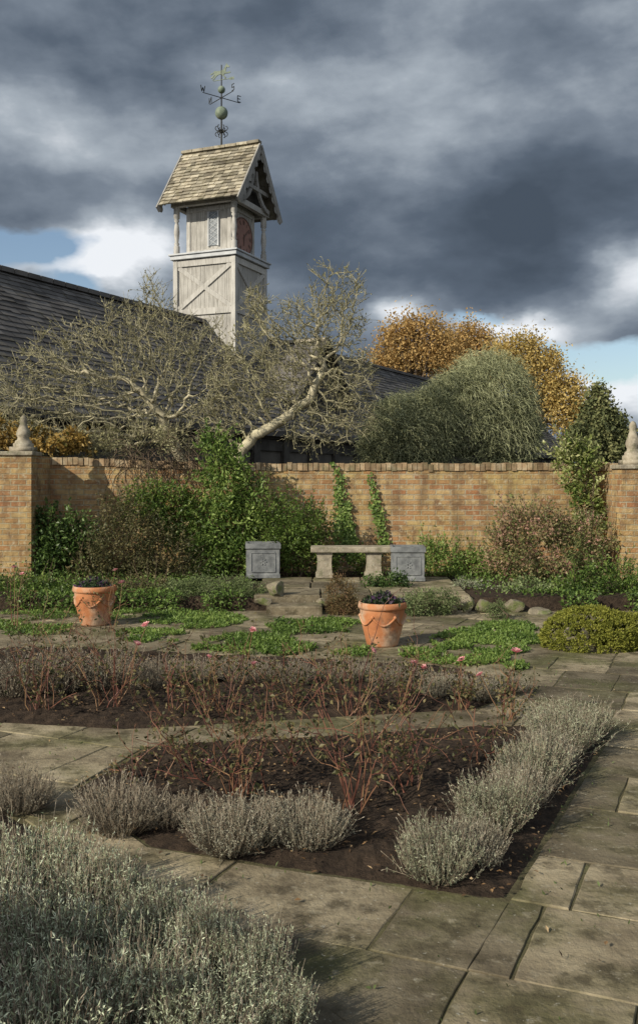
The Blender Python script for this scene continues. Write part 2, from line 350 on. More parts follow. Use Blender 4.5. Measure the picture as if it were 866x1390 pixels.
def area(p): return abs(sum(p[i][0]*p[(i+1)%len(p)][1]-p[(i+1)%len(p)][0]*p[i][1] for i in range(len(p))))/2
def subtract(pl, bed):
    best = None; n = len(bed)
    for r in range(n):
        outp = []; cur = pl
        for i in range(n):
            a, b = bed[(i+r)%n], bed[(i+r+1)%n]
            o = clip(cur, a, b, False)
            if len(o) > 2 and area(o) > .0015: outp.append(o)
            cur = clip(cur, a, b, True)
            if len(cur) < 3 or area(cur) < 1e-4:
                return [pl]
        sc = (len(outp), -min([area(o) for o in outp], default=0))
        if best is None or sc < best[0]: best = (sc, outp)
    return best[1]
def slab(mb, pl, z, th, ch=.006, tint=None, tilt=None, dz=None):
    pl = ccw(pl)
    pts = []
    for i in range(len(pl)):
        p, q = pl[i], pl[(i+1)%len(pl)]; k = max(1, int(np.linalg.norm(q-p)/.10)); nn = nrm(np.array([-(q-p)[1], (q-p)[0]]))
        for j in range(k): pts.append(p+(q-p)*j/k+nn*(rng.normal(0,.003) if j else abs(rng.normal(0,.004))))
    pl = pts; c = sum(pl)/len(pl); n = len(pl)
    tilt = rng.normal(0, .004, 2) if tilt is None else tilt; zz = z+(rng.normal(0, .0025) if dz is None else dz)
    top = []; mid = []; bot = []
    for p in pl:
        r = np.linalg.norm(p-c); q = c+(p-c)*(1-ch/max(r, .05)); h = zz+tilt@(p-c)
        top.append([*q, h]); mid.append([*p, h-ch*.8]); bot.append([*p, z-th])
    v = top+mid+bot+[[*c, zz]]
    q = [[n+i, n+(i+1)%n, (i+1)%n, i] for i in range(n)]+[[2*n+i, 2*n+(i+1)%n, n+(i+1)%n, n+i] for i in range(n)]
    t = [[i, (i+1)%n, 3*n] for i in range(n)]
    mb.add(v, q, t, rng.uniform(.05, .95) if tint is None else tint)
A = math.radians(23); U = np.array([math.cos(A), -math.sin(A)]); V = np.array([math.sin(A), math.cos(A)])
def pave(mb, ulim, vlim, z, th, keep, beds, sizes=(.48,.58,.68,.8)):
    v = vlim[0]
    while v < vlim[1]:
        h = random.choice(sizes[:3]); u = ulim[0]-random.random()*.5
        while u < ulim[1]:
            wd = random.choice(sizes)*random.uniform(.85,1.15); g = .0045
            pl = [U*(u+g)+V*(v+g), U*(u+wd-g)+V*(v+g), U*(u+wd-g)+V*(v+h-g), U*(u+g)+V*(v+h-g)]
            pl = [p+rng.normal(0, .002, 2) for p in pl]
            u += wd
            c = sum(pl)/4
            if not keep(c): continue
            pls = [pl]
            for b in beds:
                nx = []
                for q in pls: nx += subtract(q, b)
                pls = nx
            ti = rng.uniform(.05,.95); whole = len(pls) == 1
            for q in pls:
                q = clip(q, np.array([9.,11.62]), np.array([-9.,11.62]), True)
                if len(q) > 2 and area(q) > .002: slab(mb, q, z, th, .006 if whole else .003, ti, None if whole else np.zeros(2), None if whole else 0.0)
        v += h
mb = MB()
pave(mb, (-9,8), (-1,15), 0, .06, lambda c: 1.6 < c[1] < 11.9 and -6 < c[0] < 6, BEDS)
tag(part(mb, 'path', M['paving']), kind='structure')
def bed_soil(name, pl, z0, res=.03, amp=.055):
    pl = ccw(pl); a = np.array(pl); lo = a.min(0)-.05; hi = a.max(0)+.05
    nx = int((hi[0]-lo[0])/res)+1; ny = int((hi[1]-lo[1])/res)+1
    X, Y = np.meshgrid(lo[0]+np.arange(nx)*res, lo[1]+np.arange(ny)*res)
    d = np.full(X.shape, 9.)
    for i in range(len(pl)):
        p, q = pl[i], pl[(i+1)%len(pl)]; e = q-p; n = np.array([-e[1], e[0]])/np.linalg.norm(e)
        d = np.minimum(d, (X-p[0])*n[0]+(Y-p[1])*n[1])
    e = np.clip(d/.16, 0, 1)
    Z = -.03+(z0+.035)*e**.5+e*(amp*(fbm(X*6, Y*6, 3)-.45)+amp*.9*(fbm(X*19, Y*19, 8, 3)-.42))
    idx = np.arange(nx*ny).reshape(ny, nx)
    q = np.stack([idx[:-1,:-1], idx[:-1,1:], idx[1:,1:], idx[1:,:-1]], -1)
    q = q[d[:-1,:-1] > -.06]
    mb = MB(); mb.add(np.stack([X, Y, Z], -1).reshape(-1,3), q, None, np.clip(fbm(X*9, Y*9, 5).ravel(), 0, 1))
    k = int(area(pl)*420); pts = np.stack([rng.uniform(lo[0], hi[0], k), rng.uniform(lo[1], hi[1], k)], 1)
    for p in pts:
        dd = min((p-pl[i])@(np.array([-(pl[(i+1)%len(pl)]-pl[i])[1], (pl[(i+1)%len(pl)]-pl[i])[0]])/np.linalg.norm(pl[(i+1)%len(pl)]-pl[i])) for i in range(len(pl)))
        if dd < .04: continue
        r = rng.uniform(.005, .02); zz = -.03+(z0+.03)*min(dd/.16,1)
        v = np.array([[1,0,0],[0,1,0],[-1,0,0],[0,-1,0],[0,0,.7],[0,0,-.7]])*r*rng.uniform(.6,1.2,(6,1))+[p[0], p[1], zz+r*.2]
        mb.add(v, None, [[0,1,4],[1,2,4],[2,3,4],[3,0,4],[1,0,5],[2,1,5],[3,2,5],[0,3,5]], rng.choice([.2,.5,.9,1.6,6.], p=[.38,.35,.2,.05,.02]))
    tag(part(mb, name, M['soil'], smooth=False), kind='structure')
bed_soil('flower_bed_front', BEDS[0], .025); bed_soil('flower_bed_near', BEDS[1], .025); bed_soil('flower_bed_middle', BEDS[2], .025)
TZ = .19
mb = MB(); nx, ny = 150, 50
X, Y = np.meshgrid(np.linspace(-7, 6, nx), np.linspace(11.62, 14.95, ny))
Z = TZ-.04+.05*(fbm(X*4, Y*4, 2)-.4); Z = np.where(Y < 11.65, -.06, Z)
inP = (X > -.85) & (X < 1.9) & (Y < 14.2); Z = np.where(inP, np.minimum(Z, TZ-.06), Z)
idx = np.arange(nx*ny).reshape(ny, nx); q = np.stack([idx[:-1,:-1], idx[:-1,1:], idx[1:,1:], idx[1:,:-1]], -1)
mb.add(np.stack([X, Y, Z], -1).reshape(-1,3), q, None, .5); tag(part(mb, 'terrace_bed', M['soil']), kind='structure')
mb = MB()
yy = 11.66
for row, hh in enumerate((.75,.7,.68)):
    xx = -.8
    while xx < 1.8:
        wd = min(random.uniform(.55,.95), 1.85-xx)
        if wd < .2: break
        slab(mb, [np.array([xx+.008, yy+.008]), np.array([xx+wd-.008, yy+.008]), np.array([xx+wd-.008, yy+hh-.008]), np.array([xx+.008, yy+hh-.008])], TZ, .2, .01); xx += wd
    yy += hh
tag(part(mb, 'terrace_paving', M['paving']), kind='structure')
mb = MB(); slab(mb, [np.array([-.62,11.27]), np.array([.04,11.25]), np.array([.05,11.64]), np.array([-.62,11.64])], .10, .16, .015)
e = empty('stone_step', (0,0,0), 'low grey stone step up to the bench terrace', 'step'); part(mb, 'step_block', M['paving'], e)

# ------------------------------------------------------------------ garden wall and piers
WY = 14.9
def wtop(x): return 1.845+.10*np.clip((-x-1.5)/2.8, 0, 1)
g = empty('garden_wall', (0,WY,0), 'long brick garden wall with brick coping behind the shrubs', 'wall')
mb = MB(); xs = np.linspace(-4.4, 4.5, 24)
for a, b in zip(xs[:-1], xs[1:]):
    za, zb = wtop(a)-.11, wtop(b)-.11
    mb.add([[a,0,-.1],[b,0,-.1],[b,0,zb],[a,0,za],[a,.33,-.1],[b,.33,-.1],[b,.33,zb],[a,.33,za]], [[0,1,2,3],[5,4,7,6],[3,2,6,7]])
part(mb, 'brick_face', M['brick'], g)
mb = MB(); x = -4.38
while x < 4.45:
    wd = .072; z = wtop(x)+rng.normal(0, .006)
    bx(mb, (x, -.02+rng.normal(0,.005), z-.115), (x+wd, .35, z), rng.uniform(0, 1)); x += wd+.009
part(mb, 'coping', M['coping'], g)
def finial(mb, cx, cy, z, h, s=1.0):
    pr = [(.17,0),(.17,.05),(.14,.06),(.135,.09),(.10,.11),(.095,.14),(.115,.17),(.12,.20),(.105,.24),(.08,.29),(.06,.34),(.058,.38),(.065,.40),(.05,.44),(.02,.47),(0,.475)]
    lathe(mb, [(r*s, zz*h/.475) for r, zz in pr], 14, (cx,cy,z))
def pier(label, lo, hi, top, fin, fh):
    g = empty('brick_pier', ((lo[0]+hi[0])/2, lo[1], 0), label, 'pier'); gx, gy = g.location.x, g.location.y
    mb = MB(); bx(mb, (lo[0]-gx, 0, -.1), (hi[0]-gx, hi[1]-gy, top-.06)); part(mb, 'pier_shaft', M['brick'], g)
    mb = MB(); bx(mb, (lo[0]-gx-.03, -.03, top-.06), (hi[0]-gx+.03, .45, top)); part(mb, 'cap_stone', M['stone'], g, bevel=.012)
    mb = MB(); bx(mb, (fin[0]-gx-.16, fin[1]-gy-.16, top), (fin[0]-gx+.16, fin[1]-gy+.16, top+.07)); finial(mb, fin[0]-gx, fin[1]-gy, top+.07, fh, .88)
    part(mb, 'finial', M['stone'], g, True)
    return g
pier('brick pier with stone finial at left end of the wall', (-4.75,13.9), (-4.17,WY-.002), 2.0, (-4.36,14.15), .47)
pier('brick pier with stone finial at right end of the wall', (4.26,13.5), (4.86,13.95), 1.80, (4.49,13.72), .56)
g = empty('return_wall', (4.38,13.95,0), 'short brick wall joining the right pier to the long wall', 'wall')
mb = MB(); bx(mb, (-.06,0,-.1), (.3,WY-13.95-.002,1.72)); part(mb, 'brick_face', M['brick'], g)
mb = MB(); y = 0.0
while y < .9: bx(mb, (-.08,y,1.722), (.32,y+.072,1.83+rng.normal(0,.004)), rng.uniform(0,1)); y += .081
part(mb, 'coping', M['coping'], g)
g = empty('side_wall', (-4.75,14.1,0), 'brick wall running off the left edge beside the left pier', 'wall')
mb = MB(); bx(mb, (-3,0,-.1), (-.002,.33,1.86)); part(mb, 'brick_face', M['brick'], g)
mb = MB(); x = -3.0
while x < -.08: bx(mb, (x,-.02,1.862), (x+.072,.35,1.97+rng.normal(0,.004)), rng.uniform(0,1)); x += .081
part(mb, 'coping', M['coping'], g)

# ------------------------------------------------------------------ slates
def slates(mb, o, u, length, v, slope, n, tw, ex, jit=.3, th=.035):
    o, u, v, n = [np.array(k, float) for k in (o, u, v, n)]
    rows = int(math.ceil(slope/ex)); A_ = []; B_ = []; C_ = []; D_ = []; T_ = []
    for r in range(rows):
        s0 = r*ex; s1 = min(s0+ex*1.25, slope); x = -random.random()*tw*.5
        while x < length:
            wd = tw*random.uniform(1-jit, 1+jit); a = max(x, 0)+.006; b = min(x+wd, length)-.004; x += wd
            if b-a < .03: continue
            dz = rng.normal(0, th*.15); ds = rng.normal(0, ex*.05)
            A_.append(o+u*a+v*(s0+ds)+n*(th+dz)); B_.append(o+u*b+v*(s0+ds)+n*(th+dz+rng.normal(0,th*.12))); C_.append(o+u*b+v*s1+n*.004); D_.append(o+u*a+v*s1+n*.004); T_.append(rng.uniform(0,1))
    A_, B_, C_, D_ = map(np.array, (A_, B_, C_, D_)); k = len(A_)
    vv = np.stack([A_, B_, C_, D_, A_-n*th, B_-n*th], 1).reshape(-1,3); i = np.arange(k)[:,None]*6
    mb.add(vv, np.concatenate([i+np.array([[0,1,2,3]]), i+np.array([[4,5,1,0]])]), None, np.repeat(T_, 6))

# ------------------------------------------------------------------ barn
BA = math.radians(27); bd = np.array([math.sin(BA), math.cos(BA), 0]); be = np.array([math.cos(BA), -math.sin(BA), 0])
T0 = np.array([-3.27,32,0.]); RZ = 6.65; EZ = 2.95; HW = 4.0
def B(t, o, z): return T0+bd*t+be*o+np.array([0,0,z])
barn = empty('barn', (0,0,0), 'long barn with dark slate roof below the clock tower', 'barn')
t0, t1 = -18, 36.5
vs = nrm(B(0,0,RZ)-B(0,HW,EZ)); ns = nrm(np.cross(bd, vs)); ns = ns if ns[2] > 0 else -ns
SL = np.linalg.norm(B(0,0,RZ)-B(0,HW,EZ))
mb = MB()
mb.add([B(t0,HW,EZ), B(t1,HW,EZ), B(t1,0,RZ), B(t0,0,RZ), B(t1,-HW,EZ), B(t0,-HW,EZ)], [[0,1,2,3],[3,2,4,5]], None, .3)
mb.add([B(t0,HW,EZ-.14)+be*.01, B(t1,HW,EZ-.14)+be*.01, B(t1,HW,EZ+.02)+be*.01, B(t0,HW,EZ+.02)+be*.01], [[0,1,2,3]], None, .1)
slates(mb, B(t0,HW,EZ), bd, t1-t0, vs, SL, ns, .42, .21, .25, .03)
roof = part(mb, 'roof', M['slate'], barn)
mb = MB(); t = t0
while t < t1:
    bar(mb, B(t,0,RZ+.05), B(t+.42,0,RZ+.05), .26, .12, tint=rng.uniform(.4,1)); t += .45
part(mb, 'ridge_tiles', M['slate'], roof)
mb = MB()
mb.add([B(t0,HW-.4,-.1), B(t1-.3,HW-.4,-.1), B(t1-.3,HW-.4,EZ+.3), B(t0,HW-.4,EZ+.3), B(t1-.3,-HW+.4,-.1), B(t1-.3,-HW+.4,EZ+.3), B(t1-.3,0,RZ-.1), B(t0,-HW+.4,-.1), B(t0,-HW+.4,EZ+.3)], [[0,1,2,3],[1,4,5,2],[4,7,8,5]], [[2,5,6]])
part(mb, 'wall', M['plaster'], barn)
mb = MB()
for z in (.4, 1.5, 2.55): bar(mb, B(t0,HW-.36,z), B(t1-.3,HW-.36,z), .1, .28, tint=.4)
bar(mb, B(t0,HW-.34,EZ+.05), B(t1-.3,HW-.34,EZ+.05), .14, .5, tint=.3)
part(mb, 'wall_rails', M['darktimber'], barn)
tt = t0+.5
while tt < t1-.5:
    mb = MB(); bar(mb, B(tt,HW-.33,-.05), B(tt,HW-.33,EZ), .34, .12, tuple(be), .5); part(mb, 'timber_post', M['darktimber'], barn); tt += 1.7
dt, dz, dh, dl = 1.2, 6.15, 2.1, 3.3
mb = MB()
for sgn in (-1, 1):
    e0 = B(dt+sgn*dh, -0.2, dz-2.1); e1 = B(dt+sgn*dh, dl, dz-2.1); r0 = B(dt,-.2,dz); r1 = B(dt,dl,dz)
    mb.add([e0,e1,r1,r0], [[0,1,2,3]], None, .3)
    vv = nrm(r0-e0); n_ = np.cross(be, vv); n_ = n_ if n_[2] > 0 else -n_
    slates(mb, e0, be, dl+.2, vv, np.linalg.norm(r0-e0), nrm(n_), .4, .21, .25, .03)
droof = part(mb, 'dormer_roof', M['slate'], barn)
mb = MB(); bar(mb, B(dt,-.2,dz+.05), B(dt,dl+.05,dz+.05), .22, .10); part(mb, 'dormer_ridge', M['stone'], droof)
mb = MB(); mb.add([B(dt-dh+.1,dl-.25,dz-2.2), B(dt+dh-.1,dl-.25,dz-2.2), B(dt,dl-.25,dz-.1)], None, [[0,1,2]])
mb.add([B(dt-dh+.1,dl-.25,dz-2.2), B(dt+dh-.1,dl-.25,dz-2.2), B(dt+dh-.1,dl-.25,0), B(dt-dh+.1,dl-.25,0)], [[0,1,2,3]])
part(mb, 'dormer_wall', M['plaster'], barn)
mb = MB()
for sgn in (-1, 1): bar(mb, B(dt+sgn*dh,dl+.02,dz-2.12), B(dt,dl+.02,dz+.02), .08, .24, tuple(be), .4)
bar(mb, B(dt-dh,dl-.2,dz-2.0), B(dt+dh,dl-.2,dz-2.0), .1, .24); bar(mb, B(dt,dl-.2,dz-2.1), B(dt,dl-.2,dz-.2), .22, .1, tuple(be))
part(mb, 'dormer_barge_board', M['darktimber'], barn)

# ------------------------------------------------------------------ clock tower
TB = 5.4
tower = empty('clock_tower', (T0[0], T0[1], TB), 'weathered timber clock tower with stone slate roof and weather vane', 'clock tower', rz=-math.radians(23))
Zt = lambda z: z-TB
FACES = [((0,-1),(1,0)), ((1,0),(0,1)), ((0,1),(-1,0)), ((-1,0),(0,-1))]   # outward, along
def face_pt(k, a, o, z):
    (nx_, ny_), (ax, ay) = FACES[k]; return np.array([ax*a+nx_*o, ay*a+ny_*o, Zt(z)])
mb = MB(); bx(mb, (-1.08,-1.08,0), (1.08,1.08,Zt(8.75))); low = part(mb, 'lower_stage', M['timber'], tower)
for sx in (-1,1):
    for sy in (-1,1):
        mb = MB(); bx(mb, (min(sx*1.15,sx*.99),min(sy*1.15,sy*.99),0), (max(sx*1.15,sx*.99),max(sy*1.15,sy*.99),Zt(8.72)), rng.uniform(.3,.7)); part(mb, 'corner_post', M['beam'], low, bevel=.01)
for k in range(4):
    mb = MB(); n3 = (*FACES[k][0], 0)
    for z, h in ((8.62,.2),(7.02,.2)): bar(mb, face_pt(k,-.99,1.105,z), face_pt(k,.99,1.105,z), h, .06, n3, rng.uniform(.3,.8))
    bar(mb, face_pt(k,-.96,1.10,7.14), face_pt(k,.96,1.10,8.5), .15, .05, n3, .6)
    bar(mb, face_pt(k,-.96,1.097,8.5), face_pt(k,.96,1.097,7.14), .15, .05, n3, .4)
    part(mb, 'cross_brace', M['beam'], low)
mb = MB(); bx(mb, (-1.22,-1.22,Zt(8.75)), (1.22,1.22,Zt(8.88)), .7); bx(mb, (-1.27,-1.27,Zt(8.883)), (1.27,1.27,Zt(8.94)), .9); part(mb, 'ledge', M['leadgrey'], tower, bevel=.015)
mb = MB(); bx(mb, (-.8,-.8,Zt(8.9)), (.8,.8,Zt(10.6))); up = part(mb, 'upper_stage', M['timber'], tower)
mb = MB()
for sx in (-1,1):
    for sy in (-1,1): bx(mb, (min(sx*.83,sx*.7),min(sy*.83,sy*.7),Zt(8.95)), (max(sx*.83,sx*.7),max(sy*.83,sy*.7),Zt(10.5)), .6)
for k in range(4):
    for z in (9.02, 10.42): bar(mb, face_pt(k,-.7,.815,z), face_pt(k,.7,.815,z), .14, .04, (*FACES[k][0],0), .5)
part(mb, 'upper_frame', M['beam'], up)
mb = MB(); bx(mb, (.02,-.83,Zt(9.2)), (.34,-.803,Zt(10.3))); win = part(mb, 'window', M['lattice'], up)
mb = MB()
for i in range(6):
    z = 9.2+i*.18
    bar(mb, (.03,-.838,Zt(z)), (.33,-.838,Zt(z+.2)), .012, .01, (0,-1,0)); bar(mb, (.33,-.839,Zt(z)), (.03,-.839,Zt(z+.2)), .012, .01, (0,-1,0))
for x in (.0,.36): bar(mb, (x,-.84,Zt(9.18)), (x,-.84,Zt(10.32)), .05, .04, (0,-1,0))
part(mb, 'window_lattice', M['leadgrey'], win)
for sx in (-1,1):
    for sy in (-1,1):
        mb = MB(); c = (sx*1.06, sy*1.06, Zt(8.94))
        lathe(mb, [(.10,0),(.10,.28),(.065,.31),(.09,.36),(.06,.42),(.085,.62),(.095,.75),(.07,.98),(.05,1.06),(.09,1.12),(.06,1.17),(.10,1.2),(.10,1.56)], 12, c)
        part(mb, 'turned_post', M['beam'], tower, True)
mb = MB()
for k in range(4): bar(mb, face_pt(k,-1.2 if k%2==0 else -1.04,1.12,10.57), face_pt(k,1.2 if k%2==0 else 1.04,1.12,10.57), .16, .18, tint=.35)
part(mb, 'head_beam', M['beam'], tower)
EV, RG, XO, YO = 10.5, 12.62, 1.47, 1.52
mb = MB()
for s in (-1,1):
    e0 = np.array([-XO, s*YO, Zt(EV)]); r0 = np.array([-XO,0,Zt(RG)]); uu = np.array([1.,0,0]); vv = nrm(r0-e0); n_ = np.cross(uu, vv); n_ = n_ if n_[2] > 0 else -n_
    mb.add([e0, e0+uu*2*XO, r0+uu*2*XO, r0], [[0,1,2,3]], None, .1)
    slates(mb, e0, uu, 2*XO, vv, np.linalg.norm(r0-e0), n_, .26, .17, .35, .045)
troof = part(mb, 'roof', M['stoneslate'], tower)
mb = MB(); x = -XO
while x < XO-.1: bar(mb, (x,0,Zt(RG)+.05), (x+.4,0,Zt(RG)+.05+rng.normal(0,.006)), .24, .09, tint=rng.uniform(.3,.8)); x += .42
part(mb, 'ridge_tiles', M['stoneslate'], troof)
for sx in (-1,1):
    mb = MB(); xg = sx*1.0
    mb.add([[xg,-1.3,Zt(10.66)],[xg,1.3,Zt(10.66)],[xg,0,Zt(12.45)]], None, [[0,1,2]]); part(mb, 'gable_shade_panel', M['darktimber'], tower)  # dark sheet stands in for the shade inside the open gable
    mb = MB()
    for s in (-1,1):
        a = np.array([sx*(XO+.01), s*(YO+.03), Zt(EV)-.14]); b = np.array([sx*(XO+.01), 0, Zt(RG)-.10]); bar(mb, a, b, .22, .05, (sx,0,0), .1)
        for i in range(7):
            p = a+(b-a)*(i+.5)/7.6; dn = nrm(np.cross(b-a, np.array([1.,0,0]))); dn = dn if dn[2] < 0 else -dn
            an = np.linspace(0, 2*math.pi, 11)[:-1]; ct = p+dn*.11; al = nrm(b-a)
            v = [ct+.13*(np.cos(q)*al+np.sin(q)*dn) for q in an]
            mb.add([*v, ct], None, [[j,(j+1)%10,10] for j in range(10)], .1)
    part(mb, 'barge_board', M['timber'], tower)
    mb = MB(); xx = sx*1.25
    bar(mb, (xx,-.95,Zt(11.15)), (xx,.95,Zt(11.15)), .12, .12, tint=.1)
    for s in (-1,1):
        pts = [np.array([xx, s*(1.05-.95*math.sin(q)), Zt(10.6)+1.35*(1-math.cos(q))*.9]) for q in np.linspace(0, 1.5, 7)]
        for a, b in zip(pts[:-1], pts[1:]): bar(mb, a, b, .14, .08, (1,0,0), .1)
    part(mb, 'arched_brace', M['timber'], tower)
mb = MB(); an = np.linspace(0, 2*math.pi, 41)[:-1]; cz = 9.60; xf = .85; R = .64
ring = np.array([[xf, R*math.cos(a), Zt(cz)+R*math.sin(a)] for a in an]); back_ = ring-np.array([.05,0,0])
mb.add(np.concatenate([ring, back_, [[xf,0,Zt(cz)]]]), [[i,(i+1)%40,40+(i+1)%40,40+i] for i in range(40)], [[i,(i+1)%40,80] for i in range(40)])
cf = part(mb, 'clock_face', M['clock'], tower)
mb = MB()
for i in range(40):
    a, b = an[i], an[(i+1)%40]; bar(mb, (xf+.01,.61*math.cos(a),Zt(cz)+.61*math.sin(a)), (xf+.01,.61*math.cos(b),Zt(cz)+.61*math.sin(b)), .035, .02, (1,0,0))
rom = [3,1,2,3,2,1,2,3,4,2,1,2]
for h in range(12):
    a = math.pi/2-h*math.pi/6; nst = rom[h]
    for j in range(nst):
        da = (j-(nst-1)/2)*.085
        bar(mb, (xf+.006,.40*math.cos(a+da),Zt(cz)+.40*math.sin(a+da)), (xf+.006,.54*math.cos(a+da),Zt(cz)+.54*math.sin(a+da)), .022, .01, (1,0,0))
part(mb, 'numerals', M['gilt'], cf)
for nm, a, l in (('hour_hand', math.radians(-95), .30), ('minute_hand', math.radians(40), .48)):
    mb = MB(); bar(mb, (xf+.025,-.08*math.cos(a),Zt(cz)-.08*math.sin(a)), (xf+.025,l*math.cos(a),Zt(cz)+l*math.sin(a)), .035, .012, (1,0,0)); part(mb, nm, M['gilt'], cf)
vane = bpy.data.objects.new('weather_vane', None); col.objects.link(vane); vane.parent = tower; vane.location = (.02,0,Zt(RG)+.05); vane.rotation_euler = (0,0,math.radians(23))
mb = MB(); poly(mb, [(0,0,-.1),(0,0,1.4),(0,0,2.75)], .032, .018, 8); part(mb, 'shaft', M['iron'], vane)
mb = MB()
for k in range(6):
    ca, sa = math.cos(k*math.pi/3), math.sin(k*math.pi/3)
    for zz, sg in ((.42,1),(.66,-1)):
        pts = []
        for q in np.linspace(0, 4.6, 12):
            rr = .13-.018*q; pts.append(((.13+rr*math.cos(q+math.pi))*ca, (.13+rr*math.cos(q+math.pi))*sa, zz+sg*rr*math.sin(q)))
        poly(mb, pts, .018, .012, 5)
part(mb, 'scrollwork', M['iron'], vane)
def ball(mb, r, z): lathe(mb, [(r*math.sin(q)+1e-4, z-r*math.cos(q)) for q in np.linspace(0, math.pi, 11)], 18)
mb = MB(); ball(mb, .215, 1.15); part(mb, 'ball', M['verdigris'], vane, True)
mb = MB(); ball(mb, .125, 1.93); part(mb, 'ball', M['verdigris'], vane, True)
strokes = {'N':[((0,0),(0,1)),((0,1),(.7,0)),((.7,0),(.7,1))], 'E':[((0,0),(0,1)),((0,0),(.65,0)),((0,1),(.65,1)),((0,.5),(.5,.5))],
           'S':[((0,0),(.65,0)),((.65,0),(.65,.5)),((.65,.5),(0,.5)),((0,.5),(0,1)),((0,1),(.65,1))], 'W':[((0,1),(.2,0)),((.2,0),(.4,.7)),((.4,.7),(.6,0)),((.6,0),(.8,1))]}
for i, ch in enumerate('WSEN'):
    a = math.radians(38)+i*math.pi/2+math.pi; dx, dy = math.cos(a), math.sin(a)
    mb = MB(); poly(mb, [(0,0,1.66),(dx*.72,dy*.72,1.66)], .014, .012, 6)
    hz = .20; s0 = .64
    for (x0,z0),(x1,z1) in strokes[ch]:
        bar(mb, (dx*(s0+x0*hz),dy*(s0+x0*hz),1.69+z0*hz), (dx*(s0+x1*hz),dy*(s0+x1*hz),1.69+z1*hz), .026, .012, (-dy,dx,0))
    part(mb, 'compass_arm', M['iron'], vane)
hp = [(-.36,.30),(-.30,.36),(-.20,.34),(-.05,.33),(.08,.36),(.15,.47),(.20,.55),(.22,.60),(.25,.55),(.34,.47),(.35,.43),(.31,.42),(.24,.45),(.20,.38),(.18,.28),(.26,.24),(.36,.27),(.40,.22),(.37,.20),(.27,.19),(.14,.19),(.10,.14),(.20,.06),(.18,.0),(.14,.01),(.14,.05),(.04,.13),(.02,.19),(-.12,.19),(-.22,.14),(-.30,.05),(-.36,.0),(-.40,.02),(-.35,.06),(-.28,.15),(-.27,.20),(-.38,.10),(-.44,.08),(-.46,.12),(-.40,.15),(-.32,.24),(-.33,.28),(-.44,.22),(-.50,.26)]
me = bpy.data.meshes.new('horse'); n = len(hp)
vv = [(x*.85,-.012,2.28+z*.85) for x, z in hp]+[(x*.85,.012,2.28+z*.85) for x, z in hp]
me.from_pydata(vv, [], [list(range(n)), list(range(2*n-1, n-1, -1))]+[[i, n+i, n+(i+1)%n, (i+1)%n] for i in range(n)]); me.materials.append(M['verdigris']); me.update()
h = part(me, 'horse', None, vane); h.rotation_euler = (0,0,math.radians(-20))
mb = MB(); bar(mb, (-.3,0,2.26), (.42,0,2.26), .02, .02); bar(mb, (.30,0,2.26), (.46,0,2.26), .012, .09); hb = part(mb, 'pointer', M['verdigris'], vane); hb.rotation_euler = (0,0,math.radians(-20))

